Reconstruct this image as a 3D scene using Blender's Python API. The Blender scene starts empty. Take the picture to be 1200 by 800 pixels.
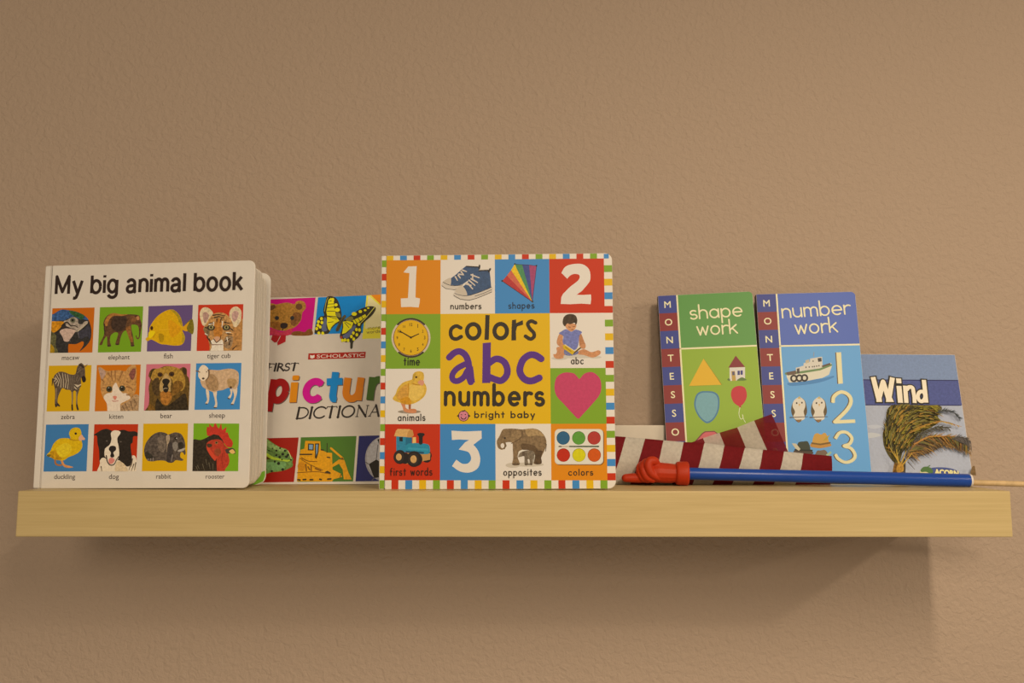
import bpy, bmesh, math, random
import numpy as np
from mathutils import Matrix, Vector
random.seed(7)
SC = bpy.context.scene
COL = SC.collection
PI = math.pi
def rad(a): return a*PI/180

# ------------------------------------------------------------------ camera
CAM_P = np.array([0.00418939, -1.1588271, 0.06523874])
YAW, PITCH, ROLL, FPX = -0.00509086, 0.10532287, -0.00026458, 1000.92666
_cy, _sy, _cp, _sp = math.cos(YAW), math.sin(YAW), math.cos(PITCH), math.sin(PITCH)
C_F = np.array([_sy*_cp, _cy*_cp, _sp])
_r0 = np.array([_cy, -_sy, 0.0]); _u0 = np.cross(_r0, C_F)
C_R = _r0*math.cos(ROLL)+_u0*math.sin(ROLL)
C_U = -_r0*math.sin(ROLL)+_u0*math.cos(ROLL)
cam_d = bpy.data.cameras.new('camera'); cam = bpy.data.objects.new('camera', cam_d); COL.objects.link(cam)
cam_d.sensor_width = 36; cam_d.lens = FPX*36/1200; cam_d.clip_start = .01
m = Matrix.Identity(4)
for i in range(3):
    m[i][0] = C_R[i]; m[i][1] = C_U[i]; m[i][2] = -C_F[i]; m[i][3] = CAM_P[i]
cam.matrix_world = m
SC.camera = cam
def ray(px, py): return C_F + C_R*(px-600)/FPX - C_U*(py-400)/FPX
def at_y(px, py, y):
    d = ray(px, py); return CAM_P + d*((y-CAM_P[1])/d[1])

# ------------------------------------------------------------------ light
SC.view_settings.view_transform = 'Standard'
SC.view_settings.look = 'None'
SC.view_settings.exposure = 0.0
SC.view_settings.gamma = 1.0
SC.view_settings.use_curve_mapping = False
WARM = (1.0, .79, .555)
world = bpy.data.worlds.new('world'); SC.world = world; world.use_nodes = True
bg = world.node_tree.nodes['Background']; bg.inputs[0].default_value = (1.0, .77, .53, 1); bg.inputs[1].default_value = .31
def lamp(loc, power, r, kind='POINT'):
    d = bpy.data.lights.new('ceiling_or_fill_lamp', kind); d.energy = power; d.color = WARM
    if kind == 'AREA': d.shape = 'RECTANGLE'; d.size = r; d.size_y = 1.1        # a long ceiling strip running away from the wall
    else: d.shadow_soft_size = r
    o = bpy.data.objects.new('ceiling_or_fill_lamp', d); COL.objects.link(o); o.location = loc
lamp((.53, -1.55, .80), 22.5, .07, 'AREA')    # the strip light over the shelf's right end
lamp((1.84, -1.42, .80), 26, .05)           # the next one to the right
lamp((3.66, -2.4, .80), 35, .06)            # and one farther along
lamp((-.22, -3.1, .80), 62, .38)            # added soft fill light from the front, lifts the darker left side

# ------------------------------------------------------------------ materials
def lin(c):
    c = c/255.0
    return c/12.92 if c <= .04045 else ((c+.055)/1.055)**2.4
def new_mat(name, color, rough=.5, spec=.5, mottle=0, scale=300):
    mt = bpy.data.materials.new(name); mt.use_nodes = True
    nt = mt.node_tree; b = nt.nodes['Principled BSDF']
    b.inputs['Base Color'].default_value = (*color, 1)
    b.inputs['Roughness'].default_value = rough
    b.inputs['Specular IOR Level'].default_value = spec
    if mottle:
        tc = nt.nodes.new('ShaderNodeTexCoord'); nz = nt.nodes.new('ShaderNodeTexNoise')
        nz.inputs['Scale'].default_value = scale; nz.inputs['Detail'].default_value = 5; nz.inputs['Roughness'].default_value = .62
        mr = nt.nodes.new('ShaderNodeMapRange'); mr.inputs[1].default_value = .33; mr.inputs[2].default_value = .67
        nt.links.new(nz.outputs['Fac'], mr.inputs[0])
        mx = nt.nodes.new('ShaderNodeMix'); mx.data_type = 'RGBA'
        mx.inputs[6].default_value = (*[x*(1-mottle) for x in color], 1)
        mx.inputs[7].default_value = (*[min(1, x*(1+mottle)) for x in color], 1)
        nt.links.new(tc.outputs['Object'], nz.inputs['Vector'])
        nt.links.new(mr.outputs[0], mx.inputs[0]); nt.links.new(mx.outputs[2], b.inputs['Base Color'])
    return mt
_pm = {}
def ink(c, white, mottle=0):
    """printed colour as seen in the photo, divided by how that cover's white paper looks there"""
    alb = tuple(max(.004, min(.95, .8*lin(a)/lin(w))) for a, w in zip(c, white))
    k = (tuple(round(x, 3) for x in alb), mottle)
    if k not in _pm: _pm[k] = new_mat('printed_ink', k[0], .42, .25, min(.6, mottle*1.7), 330)
    return _pm[k]

# wall: warm beige orange-peel paint
wall_m = new_mat('wall_paint', (.48, .384, .31), .75, .2)
nt = wall_m.node_tree; tc = nt.nodes.new('ShaderNodeTexCoord')
n1 = nt.nodes.new('ShaderNodeTexNoise'); n1.inputs['Scale'].default_value = 125; n1.inputs['Detail'].default_value = 3.5; n1.inputs['Roughness'].default_value = .55
n1.inputs['Distortion'].default_value = .6
bp = nt.nodes.new('ShaderNodeBump'); bp.inputs['Strength'].default_value = .45; bp.inputs['Distance'].default_value = .006
nt.links.new(tc.outputs['Object'], n1.inputs['Vector']); nt.links.new(n1.outputs['Fac'], bp.inputs['Height'])
nt.links.new(bp.outputs['Normal'], nt.nodes['Principled BSDF'].inputs['Normal'])
# birch-effect foil
wood_m = new_mat('birch_foil', (.5, .38, .2), .45, .3)
nt = wood_m.node_tree; tc = nt.nodes.new('ShaderNodeTexCoord'); mp = nt.nodes.new('ShaderNodeMapping'); mp.inputs['Scale'].default_value = (3.2, 40, 95)
n1 = nt.nodes.new('ShaderNodeTexNoise'); n1.inputs['Scale'].default_value = 1.6; n1.inputs['Detail'].default_value = 6; n1.inputs['Roughness'].default_value = .6; n1.inputs['Distortion'].default_value = .35
mp2 = nt.nodes.new('ShaderNodeMapping'); mp2.inputs['Scale'].default_value = (9, 100, 420)
n2 = nt.nodes.new('ShaderNodeTexNoise'); n2.inputs['Scale'].default_value = 1.2; n2.inputs['Detail'].default_value = 3
cr = nt.nodes.new('ShaderNodeValToRGB')
cr.color_ramp.elements[0].position = .3; cr.color_ramp.elements[0].color = (.52, .41, .195, 1)
cr.color_ramp.elements[1].position = .7; cr.color_ramp.elements[1].color = (.63, .51, .265, 1)
mx = nt.nodes.new('ShaderNodeMix'); mx.data_type = 'FLOAT'; mx.inputs[0].default_value = .5
for a, b_ in ((tc.outputs['Object'], mp.inputs[0]), (mp.outputs[0], n1.inputs['Vector']), (tc.outputs['Object'], mp2.inputs[0]), (mp2.outputs[0], n2.inputs['Vector']),
              (n1.outputs['Fac'], mx.inputs[2]), (n2.outputs['Fac'], mx.inputs[3]), (mx.outputs[0], cr.inputs[0]), (cr.outputs[0], nt.nodes['Principled BSDF'].inputs['Base Color'])):
    nt.links.new(a, b_)
paper_m = new_mat('white_board', (.80, .79, .77), .4, .3, .02, 60)
page_m = new_mat('page_edges', (.76, .73, .68), .6, .2, .04, 500)
lime_m = new_mat('lime_print', (.22, .55, .05), .45, .3)
dark_m = new_mat('dark_board', (.035, .03, .035), .5, .3)
blue_plastic = new_mat('blue_plastic', (.006, .062, .40), .3, .4, .04, 40)
white_plastic = new_mat('white_plastic', (.72, .70, .68), .45, .4)
red_rubber = new_mat('red_orange_rubber', (.46, .033, .006), .5, .3, .05, 60)
dowel_m = new_mat('pale_wood', (.62, .46, .25), .55, .3, .12, 90)
box_m = new_mat('white_card', (.74, .70, .62), .6, .2, .03, 50)

# ------------------------------------------------------------------ helpers
def mesh_obj(name, verts, faces, mats, parent=None, idx=None, smooth=False):
    me = bpy.data.meshes.new(name)
    me.from_pydata([tuple(float(c) for c in v) for v in verts], [], faces)
    for mm in (mats if isinstance(mats, list) else [mats]): me.materials.append(mm)
    if idx: me.polygons.foreach_set('material_index', idx)
    if smooth: me.polygons.foreach_set('use_smooth', [True]*len(me.polygons))
    me.update()
    o = bpy.data.objects.new(name, me); COL.objects.link(o)
    if parent: o.parent = parent
    return o
def bm_obj(name, bm, mats, parent=None, smooth=False):
    bmesh.ops.recalc_face_normals(bm, faces=bm.faces)
    me = bpy.data.meshes.new(name); bm.to_mesh(me); bm.free()
    for mm in (mats if isinstance(mats, list) else [mats]): me.materials.append(mm)
    if smooth: me.polygons.foreach_set('use_smooth', [True]*len(me.polygons))
    o = bpy.data.objects.new(name, me); COL.objects.link(o)
    if parent: o.parent = parent
    return o
def thing(name, label, cat, group=None):
    o = bpy.data.objects.new(name, None); o.empty_display_size = .02; COL.objects.link(o)
    return tag(o, label, cat, group)
def tag(o, label, cat=None, group=None):
    o['label'] = label
    if cat: o['category'] = cat
    if group: o['group'] = group
    return o
def rrect(W, H, rl, rr, n=6, x0=0, z0=0):
    """rounded rectangle outline, corner radius rl on the spine side and rr on the fore edge"""
    pts = []
    for cx, cz, r, a0 in ((x0+W-rr, z0+rr, rr, -90), (x0+W-rr, z0+H-rr, rr, 0), (x0+rl, z0+H-rl, rl, 90), (x0+rl, z0+rl, rl, 180)):
        for k in range(n+1):
            a = rad(a0+90*k/n); pts.append((cx+r*math.cos(a), cz+r*math.sin(a)))
    return pts
def plate(bm, outline, y0, y1, M=None, bev=0.0):
    """extrude an x-z outline from y0 (front) to y1 (back), with a small edge bevel; M moves it"""
    M = M or Matrix.Identity(4)
    cx = sum(p[0] for p in outline)/len(outline); cz = sum(p[1] for p in outline)/len(outline)
    def ringv(y, inset):
        out = []
        for x, z in outline:
            dx, dz = cx-x, cz-z; L = math.hypot(dx, dz)
            out.append(bm.verts.new(M @ Vector((x+(inset if dx > 0 else -inset), y, z+(inset if dz > 0 else -inset)))))
        return out
    rings = [ringv(y0, bev), ringv(y0+bev, 0), ringv(y1-bev, 0), ringv(y1, bev)] if bev else [ringv(y0, 0), ringv(y1, 0)]
    n = len(outline)
    for a, b in zip(rings, rings[1:]):
        for k in range(n): bm.faces.new((a[k], a[(k+1) % n], b[(k+1) % n], b[k]))
    bm.faces.new(rings[0]); bm.faces.new(list(reversed(rings[-1])))
def rot3(yaw, lean, roll):
    return Matrix.Rotation(yaw, 3, 'Z') @ Matrix.Rotation(-lean, 3, 'X') @ Matrix.Rotation(roll, 3, 'Y')

class Book:
    def __init__(s, name, label, x, y, yaw, lean, roll, W, H, white, group=None, zup=0.0):
        s.W, s.H, s.white = W, H, white
        R = rot3(rad(yaw), rad(lean), rad(roll))
        z = -min((R @ Vector(c)).z for c in ((0, 0, 0), (W, 0, 0)))+zup
        s.root = thing(name, label, 'book', group)
        s.root.location = (x, y, z); s.root.rotation_euler = R.to_euler()
        s.o = np.array([x, y, z]); s.R = np.array(R)
    def uv(s, px, py):
        d = ray(px, py); n = s.R[:, 1]
        t = ((s.o-CAM_P)@n)/(d@n); q = s.R.T@(CAM_P+d*t-s.o)
        return (q[0], q[2])

def catmull(pts, n=5):
    N = len(pts); out = []
    for i in range(N):
        p0, p1, p2, p3 = (np.array(pts[(i+k) % N], float) for k in (-1, 0, 1, 2))
        for k in range(n):
            t = k/n
            out.append(tuple(.5*((2*p1)+(-p0+p2)*t+(2*p0-5*p1+4*p2-p3)*t*t+(-p0+3*p1-3*p2+p3)*t**3)))
    return out
def catopen(pts, n=5):
    P = [np.array(p, float) for p in pts]; P = [2*P[0]-P[1]]+P+[2*P[-1]-P[-2]]; out = []
    for i in range(1, len(P)-2):
        p0, p1, p2, p3 = P[i-1:i+3]
        for k in range(n):
            t = k/n
            out.append(tuple(.5*((2*p1)+(-p0+p2)*t+(2*p0-5*p1+4*p2-p3)*t*t+(-p0+3*p1-3*p2+p3)*t**3)))
    out.append(tuple(P[-2])); return out
def clip_poly(sub, clip):
    A = sum(clip[i][0]*clip[(i+1) % len(clip)][1]-clip[(i+1) % len(clip)][0]*clip[i][1] for i in range(len(clip)))
    sg = 1 if A > 0 else -1
    out = list(sub)
    for i in range(len(clip)):
        a, b = clip[i], clip[(i+1) % len(clip)]; src, out = out, []
        f = lambda p: sg*((b[0]-a[0])*(p[1]-a[1])-(b[1]-a[1])*(p[0]-a[0]))
        for k in range(len(src)):
            p, q = src[k], src[(k+1) % len(src)]; fp, fq = f(p), f(q)
            if fp >= 0: out.append(p)
            if (fp >= 0) != (fq >= 0):
                t = fp/(fp-fq); out.append((p[0]+(q[0]-p[0])*t, p[1]+(q[1]-p[1])*t))
        if len(out) < 3: return []
    return out

# hand-drawn single-line alphabet (x-height 1)
def arc(cx, cy, rx, ry, a0, a1, n=12):
    return [(cx+rx*math.cos(rad(a0+(a1-a0)*k/n)), cy+ry*math.sin(rad(a0+(a1-a0)*k/n))) for k in range(n+1)]
_o = lambda: arc(.46, .5, .46, .5, 0, 360, 18)
SF = {
 'a': (.95, [_o(), [(.93, 1), (.93, 0)]]), 'b': (.95, [[(0, 1.65), (0, 0)], _o()]), 'c': (.85, [arc(.5, .5, .5, .5, 48, 312)]),
 'd': (.95, [_o(), [(.93, 1.65), (.93, 0)]]), 'e': (.95, [[(.03, .5), (.94, .5)], arc(.48, .5, .48, .5, 0, 310, 16)]),
 'f': (.6, [[(.2, 0), (.2, 1.3)]+arc(.5, 1.3, .3, .3, 180, 70, 6), [(0, .95), (.55, .95)]]),
 'g': (.95, [_o(), [(.93, 1), (.93, -.15)]+arc(.48, -.15, .45, .4, 0, -150, 8)]),
 'h': (.85, [[(0, 1.65), (0, 0)], [(0, .5)]+arc(.42, .58, .42, .42, 180, 0, 8)+[(.84, 0)]]),
 'i': (.08, [[(.04, 1), (.04, 0)], [(.02, 1.42), (.06, 1.48)]]), 'k': (.8, [[(0, 1.65), (0, 0)], [(.72, 1), (.02, .42)], [(.28, .62), (.78, 0)]]),
 'l': (.05, [[(.03, 1.65), (.03, 0)]]),
 'm': (1.35, [[(0, 1), (0, 0)], [(0, .5)]+arc(.34, .66, .33, .34, 180, 0, 8)+[(.67, 0)], [(.67, .5)]+arc(1.01, .66, .33, .34, 180, 0, 8)+[(1.34, 0)]]),
 'n': (.85, [[(0, 1), (0, 0)], [(0, .5)]+arc(.42, .58, .42, .42, 180, 0, 8)+[(.84, 0)]]),
 'o': (.95, [_o()]), 'p': (.95, [[(0, 1), (0, -.65)], _o()]),
 'r': (.5, [[(0, 1), (0, 0)], [(0, .5)]+arc(.42, .56, .42, .42, 180, 60, 6)]),
 's': (.7, [arc(.36, .74, .33, .26, 40, 250, 9)+arc(.36, .26, .36, .27, 78, -150, 10)]),
 't': (.6, [[(.3, 1.45), (.3, 0)], [(0, .98), (.6, .98)]]),
 'u': (.85, [[(0, 1)]+arc(.42, .42, .42, .42, 180, 360, 8)+[(.84, 1)], [(.84, 1), (.84, 0)]]),
 'w': (1.2, [[(0, 1), (.3, 0), (.6, .9), (.9, 0), (1.2, 1)]]),
 'y': (.8, [[(0, 1), (.42, .05)], [(.82, 1), (.25, -.6)]]), ' ': (.45, []),
 '1': (.5, [[(0, 1.3), (.3, 1.6), (.3, 0)]]), '2': (.8, [arc(.4, 1.2, .38, .4, 160, -30, 8)+[(0, 0), (.85, 0)]]),
}
# capitals with thick and thin strokes and serifs (height 1): strokes of (points, width factor)
def _sv(x, y): return ([(x-.11, y), (x+.11, y)], .45)
def _st(x): return [([(x, 0), (x, 1)], 1.25), _sv(x, .015), _sv(x, .985)]
RF = {
 'F': (.62, _st(.1)+[([(.1, .985), (.6, .985), (.62, .84)], .5), ([(.1, .52), (.45, .52)], .5)]), 'I': (.22, _st(.11)),
 'R': (.72, _st(.1)+[(arc(.22, .75, .3, .235, 95, -95, 9), .85), ([(.3, .52), (.74, .0)], 1.1)]),
 'S': (.5, [(arc(.26, .75, .22, .24, 30, 245, 9)+arc(.25, .25, .25, .25, 65, -150, 9), .85)]),
 'T': (.78, [([(.39, 0), (.39, 1)], 1.25), _sv(.39, .015), ([(.0, .84), (.03, .985), (.76, .985), (.79, .84)], .5)]),
 'D': (.86, _st(.1)+[([(.1, .985)]+arc(.32, .5, .54, .485, 80, -80, 14)+[(.1, .015)], .8)]),
 'C': (.82, [(arc(.5, .5, .48, .5, 42, 318, 18), .9)]), 'O': (.98, [(arc(.49, .5, .46, .5, 0, 360, 24), .95)]),
 'N': (.92, [([(.14, 0), (.14, 1)], .5), ([(.12, 1), (.8, 0)], 1.2), ([(.8, 0), (.8, 1)], .5), _sv(.14, .015), _sv(.8, .985)]),
 'A': (.8, [([(.06, 0), (.4, 1)], .5), ([(.4, 1), (.76, 0)], 1.2), ([(.2, .36), (.6, .36)], .5), _sv(.06, .015), _sv(.76, .015)]),
 'Y': (.8, [([(.06, 1), (.4, .48)], 1.2), ([(.74, 1), (.4, .48)], .5), ([(.4, .5), (.4, 0)], 1.2), _sv(.4, .015)]),
}
GF = {
 'M': (1.45, [[(.1, 0), (.1, 1.36), (.72, .16), (1.34, 1.36), (1.34, 0)]]), 'y': (.9, [[(.02, 1), (.46, .06)], [(.9, 1), (.46, -.1), (.36, -.3), (.22, -.36), (.06, -.34)]]),
 'b': (.95, [[(.06, 1.38), (.06, 0)], arc(.49, .5, .43, .48, 0, 360, 20)]), 'i': (.1, [[(.05, 1), (.05, 0)], [(.05, 1.2), (.05, 1.38)]]),
 'g': (.95, [arc(.44, .52, .41, .47, 0, 360, 20), [(.87, 1), (.87, -.06)]+arc(.46, -.06, .41, .3, 0, -165, 8)]),
 'a': (.92, [arc(.42, .68, .35, .3, 165, 0, 9)+[(.77, .2), (.8, .04), (.9, .0)], [(.77, .56), (.42, .5)]+arc(.34, .26, .29, .24, 100, 270, 8)+arc(.4, .36, .37, .34, -70, -5, 5)]),
 'n': (.82, [[(.06, 1), (.06, 0)], [(.06, .5)]+arc(.42, .62, .36, .36, 180, 0, 9)+[(.78, 0)]]),
 'm': (1.3, [[(.06, 1), (.06, 0)], [(.06, .5)]+arc(.36, .66, .3, .32, 180, 0, 9)+[(.66, 0)], [(.66, .5)]+arc(.96, .66, .3, .32, 180, 0, 9)+[(1.26, 0)]]),
 'l': (.1, [[(.05, 1.38), (.05, 0)]]), 'o': (.95, [arc(.47, .5, .43, .48, 0, 360, 22)]),
 'k': (.86, [[(.06, 1.38), (.06, 0)], [(.78, 1), (.1, .36)], [(.32, .58), (.84, 0)]]), ' ': (.3, []),
 'p': (.95, [[(.06, 1.04), (.06, -.42)], arc(.49, .5, .43, .42, 0, 360, 20)]), 'c': (.84, [arc(.46, .5, .44, .42, 40, 320, 18)]), 't': (.6, [[(.3, 1.32), (.3, .22), (.38, .1), (.6, .1)], [(-.3, .88), (.92, .88)]]),
 'u': (.8, [[(.04, 1.04), (.04, .4)]+arc(.38, .42, .34, .34, 180, 360, 9)+[(.74, 1.04)], [(.74, .6), (.74, 0)]]), 'r': (.5, [[(.06, 1.04), (.06, 0)], [(.06, .5)]+arc(.46, .5, .38, .42, 180, 80, 6)]), 'e': (.9, [[(.06, .5), (.86, .5)], arc(.46, .5, .42, .42, 0, 312, 18)]),
}
_tc = {}
def font_mesh(s, bold=0.0):
    k = (s, bold)
    if k not in _tc:
        cu = bpy.data.curves.new('lettering', 'FONT'); cu.body = s; cu.resolution_u = 3; cu.fill_mode = 'FRONT'
        ob = bpy.data.objects.new('lettering', cu); COL.objects.link(ob)
        ev = ob.evaluated_get(bpy.context.evaluated_depsgraph_get()); me = ev.to_mesh()
        V0, F0 = [tuple(v.co[:2]) for v in me.vertices], [tuple(p.vertices) for p in me.polygons]
        V, F = list(V0), list(F0)
        for j in range(10 if bold else 0):                  # a bolder weight: the glyph spread outwards
            n = len(V); V += [(x+bold*math.cos(j*PI/5), y+bold*math.sin(j*PI/5)) for x, y in V0]; F += [tuple(i+n for i in f) for f in F0]
        _tc[k] = (V, F)
        ev.to_mesh_clear(); bpy.data.objects.remove(ob); bpy.data.curves.remove(cu)
    return _tc[k]

class Print:
    """printed art on a cover: flat inked shapes laid over each other, in a frame of the cover's own plane"""
    STEP = 1.6e-5
    HAIR = 1.2e-6
    ly, nh = 0, 0
    def __init__(s, book, ox=0, oy=0, sc=1.0, level=0, clip=None):
        s.b, s.ox, s.oy, s.sc, s.k = book, ox, oy, sc, level
        s.v, s.f, s.mi, s.mats = [], [], [], []
        s.clip = [s.q(*p) for p in clip] if clip else None
    def frame(s, ox, oy, sc=1.0): s.ox, s.oy, s.sc = ox, oy, sc; return s
    def q(s, X, Y): return s.b.uv(s.ox+X/s.sc, s.oy+Y/s.sc)
    def m(s, c, mot=0):
        mt = c if isinstance(c, bpy.types.Material) else ink(c, s.b.white, mot)
        if mt not in s.mats: s.mats.append(mt)
        return s.mats.index(mt)
    def y(s): s.k += 1; return -(8e-5+s.k*s.STEP)
    def hair(s, y):
        if y != s.ly: s.ly, s.nh = y, 0
        s.nh += 1
        s.k = max(s.k, -(y+8e-5)/s.STEP+s.nh*s.HAIR/s.STEP)
        return y-s.nh*s.HAIR
    def face(s, uvs, y, mi, clip=True):
        if clip and s.clip: uvs = clip_poly(uvs, s.clip)
        if len(uvs) < 3: return
        n = len(s.v); s.v += [(u, y, v) for u, v in uvs]
        A = sum(uvs[i][0]*uvs[(i+1) % len(uvs)][1]-uvs[(i+1) % len(uvs)][0]*uvs[i][1] for i in range(len(uvs)))
        ids = list(range(n, n+len(uvs)))
        s.f.append(ids if A > 0 else ids[::-1]); s.mi.append(mi)
    def poly(s, pts, c, mot=0): s.face([s.q(*p) for p in pts], s.y(), s.m(c, mot)); return s
    def blob(s, pts, c, mot=0, n=4): return s.poly(catmull(pts, n), c, mot)
    def ell(s, cx, cy, rx, ry, c, mot=0, rot=0, n=20):
        ca, sa = math.cos(rad(rot)), math.sin(rad(rot))
        return s.poly([(cx+rx*math.cos(t)*ca-ry*math.sin(t)*sa, cy+rx*math.cos(t)*sa+ry*math.sin(t)*ca) for t in [2*PI*k/n for k in range(n)]], c, mot)
    def _stroke(s, uv, w0, w1, y, mi, cap=True):
        n = len(uv)
        for i in range(n-1):
            a, b = np.array(uv[i]), np.array(uv[i+1]); d = b-a; L = np.linalg.norm(d)
            if L < 1e-9: continue
            nn = np.array([-d[1], d[0]])/L
            wa = (w0+(w1-w0)*i/(n-1))/2; wb = (w0+(w1-w0)*(i+1)/(n-1))/2
            s.face([tuple(a+nn*wa), tuple(a-nn*wa), tuple(b-nn*wb), tuple(b+nn*wb)], s.hair(y), mi)
        for i in range(n) if cap else range(1, n-1):
            w = (w0+(w1-w0)*i/(max(1, n-1)))/2
            if w < 1e-5: continue
            s.face([(uv[i][0]+w*math.cos(t), uv[i][1]+w*math.sin(t)) for t in [2*PI*k/10 for k in range(10)]], s.hair(y), mi)
    def line(s, pts, w, c, w1=None, smooth=False, cap=True):
        k = s.px(); w1 = w if w1 is None else w1
        if smooth: pts = catopen(pts)
        s._stroke([s.q(*p) for p in pts], w*k, w1*k, s.y(), s.m(c), cap); return s
    def lines(s, many, w, c, w1=None):
        k = s.px(); y = s.y(); mi = s.m(c)
        for pts in many: s._stroke([s.q(*p) for p in pts], w*k, (w if w1 is None else w1)*k, y, mi)
        return s
    def px(s):
        a, b = np.array(s.q(0, 0)), np.array(s.q(10, 0)); return np.linalg.norm(b-a)/10
    def _basis(s, a, b):
        A, B = np.array(s.q(*a)), np.array(s.q(*b)); d = B-A; L = np.linalg.norm(d); d = d/L
        return A, d, np.array([-d[1], d[0]]), L
    def text(s, t, a, b, c, bold=0.0, shear=0.0, vs=1.0, grow=None):
        """built-in lettering from baseline point a to baseline point b"""
        V, F = font_mesh(t, bold if grow is None else grow)
        V0, _ = font_mesh(t, bold)
        x0, x1 = min(v[0] for v in V0), max(v[0] for v in V0)
        A, d, u, L = s._basis(a, b); k = L/(x1-x0); y = s.y(); mi = s.m(c)
        n0 = len(font_mesh(t, 0.0)[0])
        pts = [A+d*((vx-x0)+vy*shear)*k+u*vy*k*vs for vx, vy in V]
        n = len(s.v); s.v += [(p[0], y-(i//n0)*s.HAIR, p[1]) for i, p in enumerate(pts)]
        s.f += [[i+n for i in f] for f in F]; s.mi += [mi]*len(F)
        return s
    def hand(s, t, a, b, xh, w, c, gap=.42, shear=0.0, font=None, cap=True):
        """single-line hand lettering, x-height xh and pen width w in photo pixels of this frame"""
        font = font or SF
        tot = sum(font[ch][0]+gap for ch in t)-gap
        A, d, u, L = s._basis(a, b); k = s.px(); kx = (L-w*k)/tot; A = A+d*w*k/2+(u*w*k/2 if cap else u*0); ky = xh*k-(w*k if cap else 0); y = s.y(); mi = s.m(c); x = 0
        for ch in t:
            for st in font[ch][1]:
                s._stroke([tuple(A+d*((x+p[0])*kx+p[1]*ky*shear)+u*p[1]*ky) for p in st], w*k, w*k, y, mi, cap)
            x += font[ch][0]+gap
        return s
    def serif(s, t, a, b, h, w, c, gap=.12, shear=.18):
        tot = sum(RF[ch][0]+gap for ch in t)-gap
        A, d, u, L = s._basis(a, b); k = s.px(); kx = L/tot; ky = h*k; y = s.y(); mi = s.m(c); x = 0
        for ch in t:
            for st, f in RF[ch][1]:
                s._stroke([tuple(A+d*((x+p[0])*kx+p[1]*ky*shear)+u*p[1]*ky) for p in st], w*f*k, w*f*k, y, mi, f > .6)
            x += RF[ch][0]+gap
        return s
    def done(s, name, parent, label=None):
        o = mesh_obj(name, s.v, s.f, s.mats, parent, s.mi)
        if label: o['label'] = label
        return o

# ------------------------------------------------------------------ the wall and the shelf
def box_bm(x0, x1, y0, y1, z0, z1, bev=0, seg=2):
    bm = bmesh.new()
    vs = [bm.verts.new(p) for p in ((x0, y0, z0), (x1, y0, z0), (x1, y1, z0), (x0, y1, z0), (x0, y0, z1), (x1, y0, z1), (x1, y1, z1), (x0, y1, z1))]
    for f in ((0, 1, 2, 3), (4, 5, 6, 7), (0, 1, 5, 4), (1, 2, 6, 5), (2, 3, 7, 6), (3, 0, 4, 7)): bm.faces.new([vs[i] for i in f])
    if bev: bmesh.ops.bevel(bm, geom=list(bm.edges), offset=bev, segments=seg, affect='EDGES', profile=.5)
    return bm
wall = bm_obj('wall_back', box_bm(-2.2, 2.6, 0, .12, -1.5, 1.1), wall_m); wall['kind'] = 'structure'
shelf = bm_obj('floating_shelf', box_bm(-.55, .55, -.2, 0, -.05, 0, .0012), wood_m)
tag(shelf, 'long pale birch floating shelf on the beige wall carrying all the books', 'shelf')

# ------------------------------------------------------------------ big animal book
WA = (206, 183, 150)
A = Book('board_book', 'big white board book with twelve animal squares, titled My big animal book', -.5571, -.1589, -4.9, .54, -.43, .2591, .2626, WA)
bm = bmesh.new(); plate(bm, rrect(A.W-.0095, A.H, .0012, .0075, x0=.0095), 0, .0026, bev=.0005)
coverA = bm_obj('front_cover', bm, paper_m, A.root)
bm = bmesh.new()
plate(bm, rrect(.0085, A.H, .0018, .0022), .0002, .034, bev=.0012)
bm_obj('spine', bm, paper_m, A.root)
bm = bmesh.new(); hinge = Vector((.009, .004, 0))
npg = 13
for k in range(npg):
    f = (k+.6)/npg
    ang = rad(-1.0+9.5*f+1.4*(1 if k > 4 else 0)+1.6*(1 if k > 8 else 0)-3.0)
    yk = .0035+.028*f
    M = Matrix.Translation((.0095, yk, 0)) @ Matrix.Rotation(max(0, ang), 4, 'Z')
    plate(bm, rrect(A.W-.0132-.0028*f-(.002 if k > 9 else 0), A.H-.005, .0012, .0085 if k < 9 else .017, x0=0, z0=.0022), 0, .00175, M, bev=.0003)
bm_obj('page_block', bm, page_m, A.root)
Mb = Matrix.Translation((.0034, .0325, 0)) @ Matrix.Rotation(rad(9.9), 4, 'Z')
bm = bmesh.new(); plate(bm, rrect(A.W-.0095, A.H, .0012, .0105), 0, .0026, Mb, bev=.0005)
backA = bm_obj('back_cover', bm, paper_m, A.root)
# the lime corner printed inside the back cover
bm = bmesh.new()
plate(bm, [(A.W-.034, .0003), (A.W-.0215, .0003), (A.W-.0125, .0042), (A.W-.0102, .0105), (A.W-.0102, .017), (A.W-.0155, .015), (A.W-.0185, .0085), (A.W-.026, .0045)], -.0007, -.0001, Mb)
tag(bm_obj('corner_print', bm, lime_m, backA), 'lime green corner')
BLK = (40, 28, 20)
def panel(book, cover, quad, col, art, origin, sc, label, mot=0, free=False):
    p = Print(book, 0, 0, 1, 0); p.poly(quad, col, mot)
    if not free: p.clip = [p.q(*c) for c in quad]
    p.frame(origin[0], origin[1], sc); art(p)
    return p.done('picture_panel', cover, label)

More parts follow.
